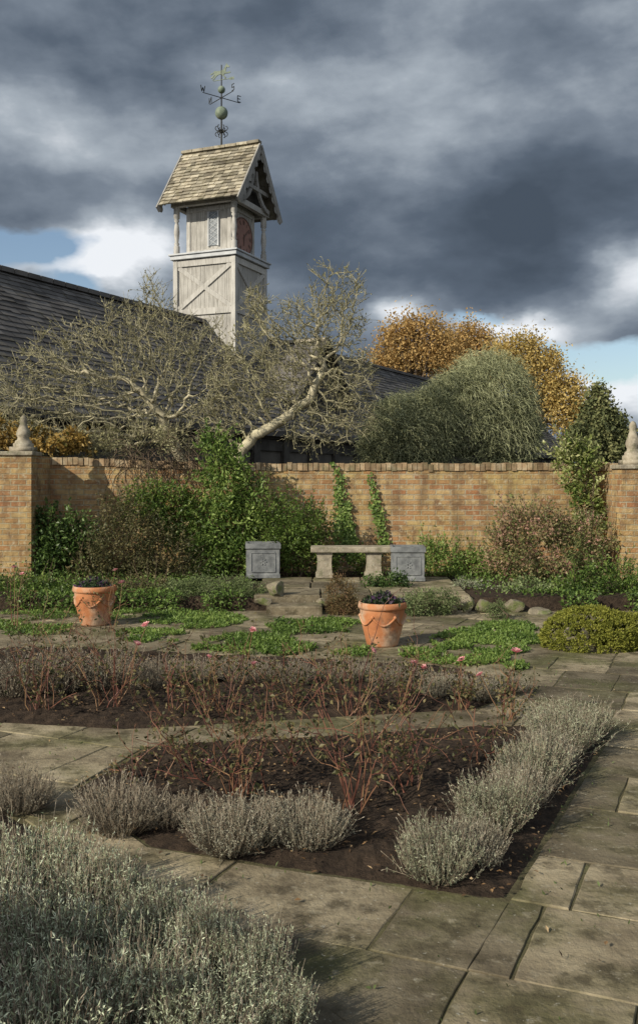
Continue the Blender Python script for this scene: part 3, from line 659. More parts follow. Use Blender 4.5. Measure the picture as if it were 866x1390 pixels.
# ------------------------------------------------------------------ plants: generic crowns
def crown_pts(ells, n, per, clump, shell=.45):
    vols = np.array([r[0]*r[1]*r[2] for _, r in ells])**(2/3); vols /= vols.sum()
    Pn = []; Tn = []; On = []
    for (c, r), wgt in zip(ells, vols):
        k = max(2, int(n*wgt/per)); d = ruv(k); rad = shell+(1-shell)*rng.random(k)**.6
        cc = c+d*r*rad[:,None]; ct = rng.uniform(.15,.85,k)
        sz = clump*rng.uniform(.6,1.4,k)
        off = rng.normal(size=(k,per,3)); off = off*sz[:,None,None]*.55
        p = cc[:,None]+off
        Pn.append(p.reshape(-1,3)); Tn.append(np.repeat(ct, per)); On.append(np.repeat(d, per, 0))
    return np.concatenate(Pn), np.concatenate(Tn), np.concatenate(On)
def shrub(name, label, cat, Y, pxe, n, L, W, mat, zb=.15, clump=.16, depth=.8, ymax=14.86, group=None, up=.25, stems=9, per=45, shell=.45, stemmat='stem', partname='foliage', twigs=0, shoots=0):
    ells = [(P(cx, cy, Y), np.array([rx*Y/F, max(rx*.9, 8)*Y/F*depth, ry*Y/F])) for cx, cy, rx, ry in pxe]
    bxp = np.mean([e[0][0] for e in ells]); loc = np.array([bxp, Y, zb])
    g = empty(name, loc, label, cat, group)
    p, t, o = crown_pts(ells, n, per, clump, shell)
    mbs = MB()
    if shoots:   # loose shoots that break the outline
        for i in range(shoots):
            e = ells[rng.integers(len(ells))]; d = ruv(1)[0]; d[2] = abs(d[2])*1.2+.1; d = nrm(d); st = e[0]+d*e[1]*.7; v = nrm(d+np.array([0,0,.5])+rng.normal(0,.3,3)); ln = rng.uniform(.18,.42)
            if st[1]+v[1]*ln > ymax: v[1] = -abs(v[1])*.3; v = nrm(v); st[1] = min(st[1], ymax-.03)
            k = 14; f = rng.uniform(.2,1,k); q = st+v*(f*ln)[:,None]+rng.normal(0,.015,(k,3)); poly(mbs, [st-loc, st+v*ln-loc], .004, .002, 3, .5)
            p = np.vstack([p,q]); t = np.concatenate([t, np.full(k, rng.uniform(.35,.9))]); o = np.vstack([o, np.repeat(v[None],k,0)])
    ok = (p[:,1] < ymax) & (p[:,2] > zb-.02); p, t, o = p[ok], t[ok], o[ok]; k = len(p)
    d = nrm(o*.6+ruv(k)*.9+np.array([0,0,up]))
    mb = MB(); leaves(mb, p-loc, d, L*rng.uniform(.6,1.3,k), W*rng.uniform(.6,1.3,k), np.clip(t+rng.normal(0,.16,k),0,1), nrm(o*.5+ruv(k)+np.array([0,0,.5])))
    part(mb, partname, mat, g)
    if stems:
        mb = mbs
        for i in range(stems):
            e = ells[rng.integers(len(ells))]; tip = e[0]+ruv(1)[0]*e[1]*.75-loc; tip[1] = min(tip[1], ymax-Y-.05)
            b = np.array([rng.normal(0,.06)+tip[0]*.35, rng.normal(0,.05), -.05]); m_ = (b+tip)/2+rng.normal(0,.06,3); m_[1] = min(m_[1], ymax-Y-.05)
            poly(mb, [b, m_, tip], .012, .004, 5, rng.random())
        if twigs:
            idx = rng.integers(0, k, twigs); a = p[idx]-loc; dd = nrm(o[idx]+ruv(twigs)*.7+np.array([0,0,.4]))
            segs(mb, a, a+dd*rng.uniform(.08,.25,twigs)[:,None], .003, .0015, 3, rng.random(twigs))
        part(mb, 'stems', M[stemmat], g)
    return g

shrub('shrub', 'dark green leafy shrub against the wall by the left pier', 'shrub', 14.2, [(75,765,38,45),(62,725,20,30),(105,735,28,32)], 5600, .065, .035, M['deepgreen'], shoots=40)
shrub('shrub', 'bronze and green shrub right of the dark shrub behind left pot', 'shrub', 13.9, [(170,745,48,52),(215,765,45,55),(165,700,28,28),(230,790,45,30),(130,780,30,30)], 9500, .05, .024, M['purple'], twigs=300, shoots=60)
shrub('shrub', 'shaded bushy shrub below the hanging bare branches on the wall', 'shrub', 14.45, [(235,700,42,40),(195,690,30,24)], 4600, .06, .03, M['green'], shoots=40)
shrub('tall_shrub', 'tall bright green leafy shrub rising above the wall top', 'shrub', 14.35, [(312,722,40,60),(303,655,30,50),(342,682,20,32),(290,615,11,26),(280,760,28,28)], 7800, .075, .035, M['bright'], clump=.15, shoots=90)
shrub('shrub', 'rounded mid green shrub between tall shrub and stone bench', 'shrub', 14.2, [(400,715,42,38),(385,745,35,30),(425,735,28,45),(365,700,20,20)], 7000, .055, .024, M['green'], clump=.13, shoots=60)
shrub('shrub', 'low green plant under the stone bench', 'shrub', 14.3, [(490,768,22,14),(440,765,16,16)], 1500, .05, .022, M['green'], TZ, clump=.09)
shrub('shrub', 'low bright green shrub right of the right lead planter', 'shrub', 14.3, [(600,765,30,26),(640,772,30,24),(582,755,12,22),(665,780,24,18)], 6000, .05, .022, M['bright'], TZ, clump=.11, shoots=40)
shrub('shrub', 'loose pink tinged shrub against right half of the wall', 'shrub', 13.6, [(735,745,60,45),(695,760,40,45),(790,740,45,40),(720,712,50,20),(760,790,60,35)], 12000, .05, .027, M['pinkbush'], clump=.12, twigs=350, depth=.6, shoots=110)
shrub('climber', 'pale variegated climber topping the wall by the right pier', 'climbing plant', 14.4, [(786,645,20,30),(776,612,22,11),(795,685,18,34),(766,625,13,16),(804,622,11,14),(800,725,18,35),(802,770,22,35)], 5200, .07, .036, M['variegated'], .15, clump=.08, depth=.5, ymax=15.2, shoots=40)
shrub('shrub', 'dark green shrub below the right pier behind golden mound', 'shrub', 12.2, [(825,795,40,38),(780,815,35,28),(855,830,30,40),(800,845,30,20)], 7000, .05, .022, M['green'], .05, clump=.11, shoots=50)
shrub('shrub', 'clipped golden green mound at the right edge', 'shrub', 9.1, [(801,866,66,41),(850,868,40,35)], 52000, .021, .013, M['golden'], 0, clump=.018, shell=.96, per=26, depth=.8)
shrub('shrub', 'low grey green shrub by the left edge below left pier', 'shrub', 12.5, [(10,805,26,26),(-20,800,30,30)], 2800, .045, .02, M['green'], .0, clump=.1)
shrub('border_plant', 'low leafy green plant on the terrace behind the left pot', 'plant', 12.2, [(85,812,45,18),(50,808,28,20)], 4600, .05, .024, M['green'], .05, clump=.08, shoots=20)
shrub('border_plant', 'low bronze plant on the terrace between left pot and grey mound', 'plant', 12.1, [(175,814,45,18),(210,806,30,18)], 4600, .045, .022, M['purple'], .05, clump=.08, shoots=20)
shrub('border_plant', 'low green plant below the pink tinged shrub on the terrace', 'plant', 12.3, [(715,806,38,18),(745,812,30,18)], 3800, .045, .022, M['herb'], .1, clump=.08)
shrub('herb_mound', 'grey green trailing mound left of the stone step', 'shrub', 11.9, [(290,805,70,20),(245,806,32,18),(335,804,26,20)], 12000, .03, .010, M['herb'], .0, clump=.06, shell=.7, depth=.45)
shrub('heather', 'rusty brown and green mound right of the stone step', 'shrub', 11.3, [(461,810,20,26),(468,826,22,16)], 6000, .03, .010, M['heather'], .0, clump=.05, shell=.65)
shrub('herb_mound', 'green mound behind the right terracotta pot', 'shrub', 11.3, [(575,822,32,20),(600,815,22,16),(555,828,22,16)], 6500, .032, .012, M['herb'], .0, clump=.06, shell=.6)
shrub('herb_mound', 'small round grey green tuft in front of right rocks', 'shrub', 11.0, [(675,832,13,17)], 1900, .03, .007, M['herb'], .0, clump=.05)
shrub('herb_mound', 'pale silvery plant behind the rocks on the terrace', 'shrub', 12.6, [(655,803,26,9),(630,795,18,8)], 2200, .035, .012, M['lav'], TZ, clump=.06)
shrub('herb_mound', 'dark leafy plant on the terrace left of right lead planter', 'shrub', 12.6, [(530,793,26,14),(505,797,14,10)], 2200, .045, .02, M['deepgreen'], TZ, clump=.07)
shrub('vine', 'orange and yellow vine spilling over the wall top at left', 'climbing plant', 15.6, [(75,598,52,13),(35,595,30,18),(105,602,24,10),(10,590,20,22)], 2600, .085, .05, M['vineorange'], 1.0, clump=.1, ymax=17, stems=8)
shrub('shrub', 'olive shrub behind the wall under the left tree', 'shrub', 16.0, [(180,600,90,18),(60,605,60,14)], 2600, .06, .03, M['olive'], 1.0, clump=.15, ymax=17.5, stems=10, twigs=900, stemmat='twig')
g = empty('ivy', (.42,WY-.04,.2), 'green ivy climbing the wall behind the stone bench', 'climbing plant')
mb = MB(); ms_ = MB()
for px0, py0, px1, py1, n in ((460,760,454,630,260),(474,760,464,680,320),(484,755,476,705,240),(516,750,500,645,210),(522,745,510,680,130),(466,740,460,645,150)):
    tt = np.linspace(0,1,12); wob = np.cumsum(rng.normal(0,.018,12))
    pth = np.stack([(px0+(px1-px0)*tt-CX)/F*WY+wob, np.full(12,WY-.02), EYE-(py0+(py1-py0)*tt-HOR)/F*WY], 1)-np.array(g.location)
    poly(ms_, pth, .007, .003, 4)
    i = rng.random(n)*10.99; k = i.astype(int); sp_w = .050-.028*(i/11)
    p = pth[k]+(pth[k+1]-pth[k])*(i-k)[:,None]+np.stack([rng.normal(0,1,n)*sp_w, rng.uniform(-.03,0,n), rng.normal(0,.03,n)],1)
    d = nrm(np.stack([rng.normal(0,.7,n), rng.uniform(-.4,-.1,n), rng.normal(-.3,.6,n)],1))
    leaves(mb, p, d, rng.uniform(.035,.07,n), rng.uniform(.03,.055,n), rng.random(n), nrm(np.array([0,-1,.4])+ruv(n)*.4))
part(mb, 'foliage', M['bright'], g); part(ms_, 'stems', M['stem'], g)
# evergreen hedge added out of view, behind left, only to shade the near corner
g = empty('shadow_caster', (-9.0,-.6,0), 'tall evergreen hedge added out of view behind left to shade the near paving', 'shadow_caster')
mb = MB(); n = 24000
p = np.stack([rng.uniform(-5.5,4.25,n), rng.uniform(-.45,.45,n), rng.random(n)**.8*3.2],1)
p[:,2] *= .95+.11*fbm(p[:,0]*1.3, p[:,1]*.5+3, 7); p[:,0] += (rng.normal(0,.08,n))
leaves(mb, p, nrm(ruv(n)+np.array([0,0,.3])), rng.uniform(.12,.24,n), rng.uniform(.09,.15,n), rng.random(n)); part(mb, 'foliage', M['shadow_caster'], g)
mb = MB()
for x in np.arange(-5,4.2,.9): poly(mb, [(x,0,-.1),(x+.1,.05,1.6),(x+rng.normal(0,.1),0,2.8)], .06, .02, 6)
part(mb, 'stems', M['stem'], g)

# ------------------------------------------------------------------ bare trees (space colonisation)
def colonize(at, chain, step, kill, iters, infl=3.0, jit=.3):
    N = np.array(chain, float); par = list(range(-1, len(N)-1))
    D = np.linalg.norm(at[:,None]-N[None], axis=2); near = D.argmin(1); dist = D.min(1)
    for it in range(iters):
        if len(at) < 4 or len(N) > 9000: break
        use = dist < infl
        if not use.any(): break
        acc = np.zeros_like(N); np.add.at(acc, near[use], nrm(at[use]-N[near[use]]))
        act = np.unique(near[use]); gdir = nrm(nrm(acc[act])+rng.normal(0,jit,(len(act),3)))
        new = N[act]+gdir*step; base = len(N); N = np.vstack([N,new]); par += list(act)
        d2 = np.linalg.norm(at[:,None]-new[None], axis=2); m = d2.min(1); j = d2.argmin(1)
        u = m < dist; dist = np.where(u, m, dist); near = np.where(u, base+j, near)
        kp = dist > kill; at, dist, near = at[kp], dist[kp], near[kp]
    return N, np.array(par)
def bare_tree(name, label, Y, pxe, chains, natt, tip, leafn, loc, depth=1.1, leafmat_='olive', leafL=.045, kill=.16, step=.10, zmin=1.2, pw=2.12, twl=(.08,.26), ntw=3.0):
    g = empty(name, loc, label, 'tree'); loc = np.array(loc)
    at = []
    wts = np.array([rx*ry for _,_,rx,ry in pxe], float); wts /= wts.sum()
    for (cx,cy,rx,ry), wg in zip(pxe, wts):
        k = int(natt*wg); d = ruv(k)*(rng.random(k)**.42)[:,None]
        at.append(P(cx,cy,Y)+d*np.array([rx*Y/F, depth, ry*Y/F]))
    at = np.concatenate(at); at = at[at[:,2] > zmin]
    mbt = MB(); mbl = MB(); mbw = MB()
    ch = [P(px,py,Y+dy) for px,py,dy in chains]
    dense = []
    for a, b in zip(ch[:-1], ch[1:]):
        n = max(1, int(np.linalg.norm(b-a)/step)); dense += [a+(b-a)*i/n+rng.normal(0,.012,3) for i in range(n)]
    dense.append(ch[-1])
    N, par = colonize(at, dense, step, kill, 130, jit=.36)
    n = len(N); acc = np.zeros(n); r = np.zeros(n)
    for i in range(n-1, -1, -1):
        if acc[i] == 0: acc[i] = tip**pw
        r[i] = acc[i]**(1/pw)
        if par[i] >= 0: acc[par[i]] += acc[i]
    r = np.minimum(r, .095)
    a, b = N[par[1:]]-loc, N[1:]-loc
    ra, rb = r[par[1:]], r[1:]; ra = np.minimum(ra, rb*1.35)
    thick = rb > .019
    segs(mbt, a[thick], b[thick], ra[thick], rb[thick], 7, rng.uniform(.4,.9,thick.sum()))
    segs(mbw, a[~thick], b[~thick], ra[~thick], rb[~thick], 4, rng.uniform(.3,.9,(~thick).sum()))
    thin = np.where(r < tip*2.2)[0]; k = int(len(thin)*ntw); idx = rng.choice(thin, k); p = N[idx]-loc
    dirn = nrm(nrm(N[idx]-N[np.maximum(par[idx],0)]+1e-6)*.8+ruv(k)*.9+np.array([0,0,.35])); ln = rng.uniform(*twl, k)
    q = p+dirn*ln[:,None]; segs(mbw, p, q, tip*.75, tip*.4, 3, rng.random(k))
    part(mbt, 'trunk', M['bark'], g, True); part(mbw, 'twigs', M['twig'], g)
    if leafn:
        i = rng.integers(0, k, leafn); f = rng.random(leafn); pp = p[i]+(q[i]-p[i])*f[:,None]
        leaves(mbl, pp, nrm(dirn[i]+ruv(leafn)*.8), leafL*rng.uniform(.5,1.3,leafn), leafL*.5*rng.uniform(.6,1.2,leafn), rng.random(leafn))
        part(mbl, 'crown', M[leafmat_], g)
    return g
bare_tree('bare_tree', 'spreading grey bare tree left of the clock tower', 16.4,
    [(120,510,115,80),(195,460,75,60),(250,500,85,85),(212,405,24,42),(50,540,70,60),(200,575,130,40),(100,590,100,25),(20,560,40,50)],
    [(262,720,.0),(255,640,0),(235,600,.1),(215,560,0)], 3000, .0054, 9500, (-2.2,16.4,0), depth=.95)
bare_tree('bare_tree', 'pale leaning bare tree right of the clock tower', 16.0,
    [(410,470,95,70),(455,420,50,60),(360,510,75,70),(345,420,22,35),(475,530,45,70),(325,550,60,55),(440,575,75,40)],
    [(318,730,0),(325,615,-.25),(345,592,-.3),(385,570,-.3),(420,540,-.1),(440,500,0)], 2800, .0054, 9000, (-1.4,16.0,0), depth=.95)
g = empty('hanging_branches', (-2.6,14.7,1.9), 'tangled brown bare branches hanging over the wall', 'climbing plant')
mb = MB()
for i in range(130):
    x0 = rng.uniform(-3.2,-1.7); p = np.array([x0, 14.95, rng.uniform(1.75,2.1)]); d = np.array([rng.normal(0,.6), -.9, rng.uniform(-.2,.8)]); pts = [p]
    for k in range(7):
        d = nrm(d+rng.normal(0,.4,3)+np.array([0,0,-.35])); p = p+d*rng.uniform(.06,.16); p[1] = np.clip(p[1], 14.2, 14.85) if p[2] < 1.95 else p[1]; pts.append(p)
    poly(mb, np.array(pts)-np.array(g.location), .006, .0025, 3, rng.random())
part(mb, 'stems', M['stem'], g)
def weeping(label, Y, pxe, n, loc):
    g = empty('weeping_shrub', loc, label, 'shrub'); loc = np.array(loc); mb = MB(); mi = MB()
    for cx, cy, rx, ry in pxe:
        c = P(cx,cy,Y); R = np.array([rx*Y/F, rx*Y/F*.8, ry*Y/F]); k = int(n*rx*ry/sum(a[2]*a[3] for a in pxe))
        d = ruv(k); d[:,2] = np.abs(d[:,2])**.8*np.where(rng.random(k)<.75,1,-.5); d = nrm(d); rad = rng.uniform(.72,1.03,k)
        p = c+d*R*rad[:,None]; t = rng.random(k); v = nrm(d*np.array([1,1,.3])*.8+ruv(k)*.9+np.array([0,0,.25]))
        for s in range(5):
            ln = rng.uniform(.03,.075,k); q = p+v*ln[:,None]
            segs(mb, p, q, .0042-.0005*s, .0038-.0005*s, 3, np.clip(t+.15*rng.normal(size=k),0,1)); p = q; v = nrm(v+np.array([0,0,-.3])+ruv(k)*.45)
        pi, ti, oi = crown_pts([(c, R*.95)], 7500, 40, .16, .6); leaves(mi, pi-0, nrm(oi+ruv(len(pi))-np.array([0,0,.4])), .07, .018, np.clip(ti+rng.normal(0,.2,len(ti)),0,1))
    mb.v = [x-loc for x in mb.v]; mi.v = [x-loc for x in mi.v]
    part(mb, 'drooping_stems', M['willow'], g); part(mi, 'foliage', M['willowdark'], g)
    mt = MB(); poly(mt, [(0,0,-.1),(.05,.02,1.2),(0,0,2.2)], .09, .05, 8); part(mt, 'trunk', M['bark'], g, True)
weeping('large weeping domed shrub with fine grey green stems behind wall', 18.0, [(663,562,62,86),(625,560,48,58),(693,592,38,52)], 10500, (3.1,18.0,0))
weeping('smaller weeping shrub left of the large domed shrub', 17.6, [(548,592,48,56),(524,608,32,40),(588,578,30,54)], 6000, (1.5,17.6,0))
def far_tree(name, label, Y, pxe, n, L, mat, clump=1.0, zb=0, trunk_px=None, shell=.25, per=34):
    ells = [(P(cx,cy,Y), np.array([rx*Y/F, rx*Y/F*.8, ry*Y/F])) for cx,cy,rx,ry in pxe]
    loc = np.array([(trunk_px-CX)/F*Y, Y, zb]); g = empty(name, loc, label, 'tree')
    p, t, o = crown_pts(ells, n, per, clump, shell); k = len(p)
    mb = MB(); leaves(mb, p-loc, nrm(ruv(k)+o*.4), L*rng.uniform(.5,1.3,k), L*.65*rng.uniform(.6,1.2,k), np.clip((t-.5)*1.25+.5+rng.normal(0,.10,k),0,1), nrm(o*.6+ruv(k)))
    part(mb, 'crown', mat, g)
    mb = MB(); h = max(e[0][2] for e in ells); poly(mb, [(0,0,-.2),(.1,0,h*.4),(0,.1,h*.75)], .45, .2, 8)
    for i in range(34):
        e = ells[rng.integers(len(ells))]; tip = e[0]+ruv(1)[0]*e[1]*.95-loc; st = np.array([0,0,h*rng.uniform(.3,.7)]); poly(mb, [st,(st+tip)/2+rng.normal(0,.3,3)+np.array([0,0,.4]),tip], .12, .03, 5)
    part(mb, 'trunk', M['stem'], g, True)
far_tree('autumn_tree', 'tall orange brown autumn tree beyond the barn roof', 72, [(540,482,30,34),(575,470,26,36),(516,500,18,28),(550,446,18,15),(602,492,24,36),(567,438,11,10),(592,452,14,14),(528,458,12,14),(580,440,8,10)], 12500, .24, M['orange'], .85, trunk_px=555)
far_tree('autumn_tree', 'smaller orange autumn tree between tall orange and yellow trees', 80, [(622,466,20,24),(610,482,24,34),(650,474,20,24),(662,500,24,36),(638,448,12,11),(654,456,9,10)], 10000, .25, M['orange'], .85, trunk_px=625)
far_tree('autumn_tree', 'golden yellow autumn tree behind the weeping shrub', 70, [(706,492,28,34),(735,518,28,44),(688,476,16,16),(714,464,12,11),(758,545,26,48),(782,560,20,38),(800,572,14,40),(750,492,12,17),(774,522,11,17),(728,476,9,10)], 16500, .23, M['yellow'], .82, trunk_px=730)
far_tree('conifer_tree', 'dark olive conifer right of the yellow autumn tree', 45, [(814,606,52,20),(814,588,42,17),(814,571,32,15),(814,555,22,14),(814,540,13,13),(814,526,6,12),(786,598,18,12),(846,598,16,12)], 15000, .2, M['conifer'], .32, trunk_px=812)
far_tree('green_tree', 'low green tree behind the right pier', 50, [(862,604,18,14)], 1500, .25, M['conifer'], .5, trunk_px=862)

# ------------------------------------------------------------------ bench, planters, pots, rocks
bl = P(422,782,13.8); br = P(532,782,13.8)
g = empty('stone_bench', ((bl[0]+br[0])/2, 13.75, TZ+.004), 'weathered stone bench between the two lead planters', 'bench')
hw = (br[0]-bl[0])/2
mb = MB(); bx(mb, (-hw,-.2,.36), (hw,.2,.44)); part(mb, 'seat', M['stone'], g, bevel=.014)
for s in (-1,1):
    mb = MB(); c = s*hw*.60-.04
    prof = [(.125,0),(.125,.05),(.11,.07),(.10,.2),(.105,.30),(.12,.36)]
    for (w0,z0),(w1,z1) in zip(prof[:-1],prof[1:]):
        mb.add([[c-w0,-.15,z0],[c+w0,-.15,z0],[c+w0,.15,z0],[c-w0,.15,z0],[c-w1,-.15,z1],[c+w1,-.15,z1],[c+w1,.15,z1],[c-w1,.15,z1]], [[0,1,5,4],[1,2,6,5],[2,3,7,6],[3,0,4,7]])
    part(mb, 'leg', M['stone'], g)
def planter(label, px, pyb, Y, s, rz):
    g = empty('lead_planter', P(px,pyb,Y)*np.array([1,1,0])+np.array([0,0,TZ+.004]), label, 'planter', rz=rz)
    h = s/2
    mb = MB()
    def ring(a0, z0, a1, z1): mb.add([[-a0,-a0,z0],[a0,-a0,z0],[a0,a0,z0],[-a0,a0,z0],[-a1,-a1,z1],[a1,-a1,z1],[a1,a1,z1],[-a1,a1,z1]], [[0,1,5,4],[1,2,6,5],[2,3,7,6],[3,0,4,7]])
    pr = [(h*.98,0),(h*.98,.05),(h*.93,.06),(h*.95,s-.09)]
    for (a0,z0),(a1,z1) in zip(pr[:-1],pr[1:]): ring(a0,z0,a1,z1)
    part(mb, 'box', M['lead'], g)
    mb = MB(); pr = [(h*.95,s-.09),(h*1.02,s-.07),(h*1.02,s-.005),(h*.97,s),(h*.88,s),(h*.88,s-.1)]
    for (a0,z0),(a1,z1) in zip(pr[:-1],pr[1:]): ring(a0,z0,a1,z1)
    part(mb, 'rim', M['lead'], g)
    mb = MB()
    for k in range(4):
        (nx_,ny_),(ax,ay) = FACES[k]; f = lambda a, z, o=h*.935: (ax*a+nx_*o, ay*a+ny_*o, z); n3 = (nx_,ny_,0)
        for a0,z0,a1,z1 in ((-.17,.09,.17,.09),(-.17,s-.13,.17,s-.13),(-.17,.09,-.17,s-.13),(.17,.09,.17,s-.13)): bar(mb, f(a0,z0), f(a1,z1), .014, .022, n3, .6)
        for q in range(6):
            an_ = q*math.pi/3; bar(mb, f(0,s*.47), f(.05*math.cos(an_),s*.47+.05*math.sin(an_)), .02, .02, n3, .6)
    part(mb, 'relief_panel', M['lead'], g)
    mb = MB(); mb.add([[-h*.88,-h*.88,s-.07],[h*.88,-h*.88,s-.07],[h*.88,h*.88,s-.07],[-h*.88,h*.88,s-.07]], [[0,1,2,3]]); part(mb, 'soil_fill', M['soil'], g)
planter('square lead planter left of the stone bench', 357, 782, 13.8, .49, math.radians(4))
planter('square lead planter at the right end of the bench', 553, 786, 13.4, .47, math.radians(-3))
def pot(label, px, pyb, r, h):
    b = Gd(px,pyb); g = empty('terracotta_pot', b, label, 'pot')
    mb = MB(); lathe(mb, [(.001,0),(r*.62,0),(r*.66,.02),(r*.72,.08),(r*.84,h*.45),(r*.92,h*.72),(r*.93,h*.84)], 32); part(mb, 'body', M['terracotta'], g, True)
    mb = MB(); lathe(mb, [(r*.93,h*.84),(r*1.0,h*.86),(r*1.02,h*.90),(r*1.0,h*.955),(r*.98,h*1.0),(r*.90,h*1.0),(r*.87,h*.93),(r*.86,h*.86)], 32); part(mb, 'rim', M['terracotta'], g, True)
    mb = MB()
    for k in range(6):
        pts = []
        for q in np.linspace(0, 1, 9):
            a = (k+q)*math.pi/3; z = h*.68-h*.17*math.sin(q*math.pi); rr = r*(.84+(z/h-.45)*.30)+.003; pts.append((rr*math.cos(a), rr*math.sin(a), z))
        for a, c in zip(pts[:-1], pts[1:]): segs(mb, [a], [c], .011, .011, 6)
        a = k*math.pi/3; lathe(mb, [(1e-3,-.02),(.016,-.012),(.02,0),(.016,.012),(1e-3,.02)], 8, (r*.92*math.cos(a), r*.92*math.sin(a), h*.69))
    part(mb, 'garland', M['terracotta'], g, True)
    mb = MB(); lathe(mb, [(r*.88,h*.9),(1e-3,h*.92)], 24); part(mb, 'soil_fill', M['soil'], g)
    return b
def pot_plant(label, b, r, h, n=900, mat='pansy'):
    g = empty('pansy_plant', (b[0],b[1],h*.92), label, 'plant'); mb = MB()
    k = n; a = rng.random(k)*2*math.pi; rr = r*.95*rng.random(k)**.5; p = np.stack([rr*np.cos(a), rr*np.sin(a), rng.random(k)*.12*(1.2-rr/r)], 1)
    leaves(mb, p, nrm(ruv(k)+np.array([0,0,.7])), rng.uniform(.03,.06,k), rng.uniform(.02,.035,k), np.clip(rng.random(k)*.9,0,1)); part(mb, 'foliage', M[mat], g)
    mb = MB()
    for i in range(12):
        a = rng.random()*6.28; q = r*.8*rng.random()**.5; poly(mb, [(q*.5*math.cos(a),q*.5*math.sin(a),0),(q*math.cos(a),q*math.sin(a),.10)], .003, .002, 4)
    part(mb, 'stems', M['stem'], g)
b1 = pot('terracotta pot with garland relief at left by the shrubs', 129, 848, .235, .43); pot_plant('dark low plant filling the left terracotta pot', b1, .2, .43, 500)
b2 = pot('terracotta pot with garland relief in the centre foreground path', 519, 876, .232, .42); pot_plant('dark purple pansies filling the central terracotta pot', b2, .21, .42, 900)
def rock(label, px, py, Y, rx, ry, s, zf=None):
    bm = bmesh.new(); bmesh.ops.create_icosphere(bm, subdivisions=3, radius=1); rs = np.random.default_rng(s)
    dirs = nrm(rs.normal(size=(11,3))); offs = rs.uniform(.45,.8,11)
    for v in bm.verts:
        c = np.array(v.co)
        for d, o in zip(dirs, offs):
            q = c@d
            if q > o: c = c-d*(q-o)*.92
        c = c*(1+.14*(fbm(np.array(c[0]*2.3+s), np.array(c[1]*2.3+c[2]*1.7), s)-.5))
        v.co = Vector((c[0]*rx*1.25, c[1]*rx, c[2]*ry*1.15))
    me = bpy.data.meshes.new('rock'); bm.to_mesh(me); bm.free(); me.materials.append(M['rock']); a = me.attributes.new('tint','FLOAT','POINT'); a.data.foreach_set('value', np.full(len(me.vertices), rs.uniform(.1,.9)))
    o = bpy.data.objects.new('rock', me); col.objects.link(o); o.location = [float(q) for q in P(px,py,Y)]; o.rotation_euler = (0,0,rs.uniform(-.6,.6)); tag(o, label, 'rock', 'edging rocks of the terrace')
rock('mossy rounded rock left of the stone step', 374, 800, 11.7, .12, .11, 3)
rock('small low rock at the foot of the mossy rock beside the step', 358, 816, 11.5, .09, .06, 4)
rock('pale upright rock, second of the right edging rocks', 632, 822, 11.5, .09, .11, 5)
rock('brown rock right of the pale upright edging rock', 655, 822, 11.5, .11, .08, 6)
rock('low rock leftmost of the right edging rocks', 607, 828, 11.45, .10, .06, 7)
rock('dark flat rock rightmost of the right edging rocks', 695, 822, 11.55, .13, .08, 8)
rock('rock half hidden below the pink tinged shrub', 732, 832, 11.4, .12, .07, 9)
rock('small flat rock between the rusty mound and stone step', 437, 818, 11.6, .07, .05, 10)

# ------------------------------------------------------------------ lavender
def lav_mesh(mat, seed, nsh=600, nl=17, spread=.95, upb=.35):
    global rng
    keep = rng; rng = np.random.default_rng(seed)
    R, H = .26, .30
    a = rng.random(nsh)*2*math.pi; u = rng.random(nsh)**.5
    base = np.stack([u*R*.66*np.cos(a), u*R*.66*np.sin(a), np.full(nsh,-.01)],1)
    tl = (u*spread+rng.normal(0,.17,nsh)); d0 = nrm(np.stack([np.cos(a)*np.sin(tl), np.sin(a)*np.sin(tl), np.cos(tl)],1)+rng.normal(0,.12,(nsh,3)))
    lump = .70+.54*vn(np.cos(a)*u*2.6+seed, np.sin(a)*u*2.6, seed)
    ln = H*rng.uniform(.55,1.0,nsh)*(1-.12*u)*lump*1.08
    p1 = base+d0*(ln*.5)[:,None]; d1 = nrm(d0+np.array([0,0,upb])+rng.normal(0,.24,(nsh,3))); p2 = p1+d1*(ln*.5)[:,None]
    st = MB(); segs(st, base, p1, .0022, .0018, 3, rng.random(nsh)*.5); segs(st, p1, p2, .0018, .0012, 3, rng.random(nsh)*.5)
    fl = MB(); i = np.repeat(np.arange(nsh), nl); f = rng.random(nsh*nl)**.75; f = .10+.92*f
    lo = f < .5
    p = np.where(lo[:,None], base[i]+(p1-base)[i]*(f*2)[:,None], p1[i]+(p2-p1)[i]*((f-.5)*2)[:,None]); dd = np.where(lo[:,None], d0[i], d1[i])
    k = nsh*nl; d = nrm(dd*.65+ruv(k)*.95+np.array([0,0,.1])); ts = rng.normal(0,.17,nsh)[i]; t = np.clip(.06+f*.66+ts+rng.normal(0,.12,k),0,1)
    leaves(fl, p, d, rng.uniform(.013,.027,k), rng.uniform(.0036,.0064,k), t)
    sel = np.where(rng.random(nsh) < .2)[0]; a0 = p2[sel]; dsp = nrm(d1[sel]+rng.normal(0,.3,(len(sel),3))); l2 = rng.uniform(.01,.06,len(sel))
    e = a0+dsp*l2[:,None]; segs(st, a0, e, .0012, .0010, 3, .5); segs(st, e, e+dsp*.016, .0026, .0016, 4, rng.random(len(sel)))
    rng = keep
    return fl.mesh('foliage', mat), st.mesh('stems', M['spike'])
LV = {}
for mk in ('lav','lavtan','lavgreen','lavbrown'):
    LV[mk] = [lav_mesh(M[mk], 100+i, nsh={'lavbrown':420,'lavtan':520,'lavgreen':520}.get(mk,600), spread=.68 if mk == 'lavgreen' else .95, upb=.85 if mk == 'lavgreen' else .4) for i in range(4)]
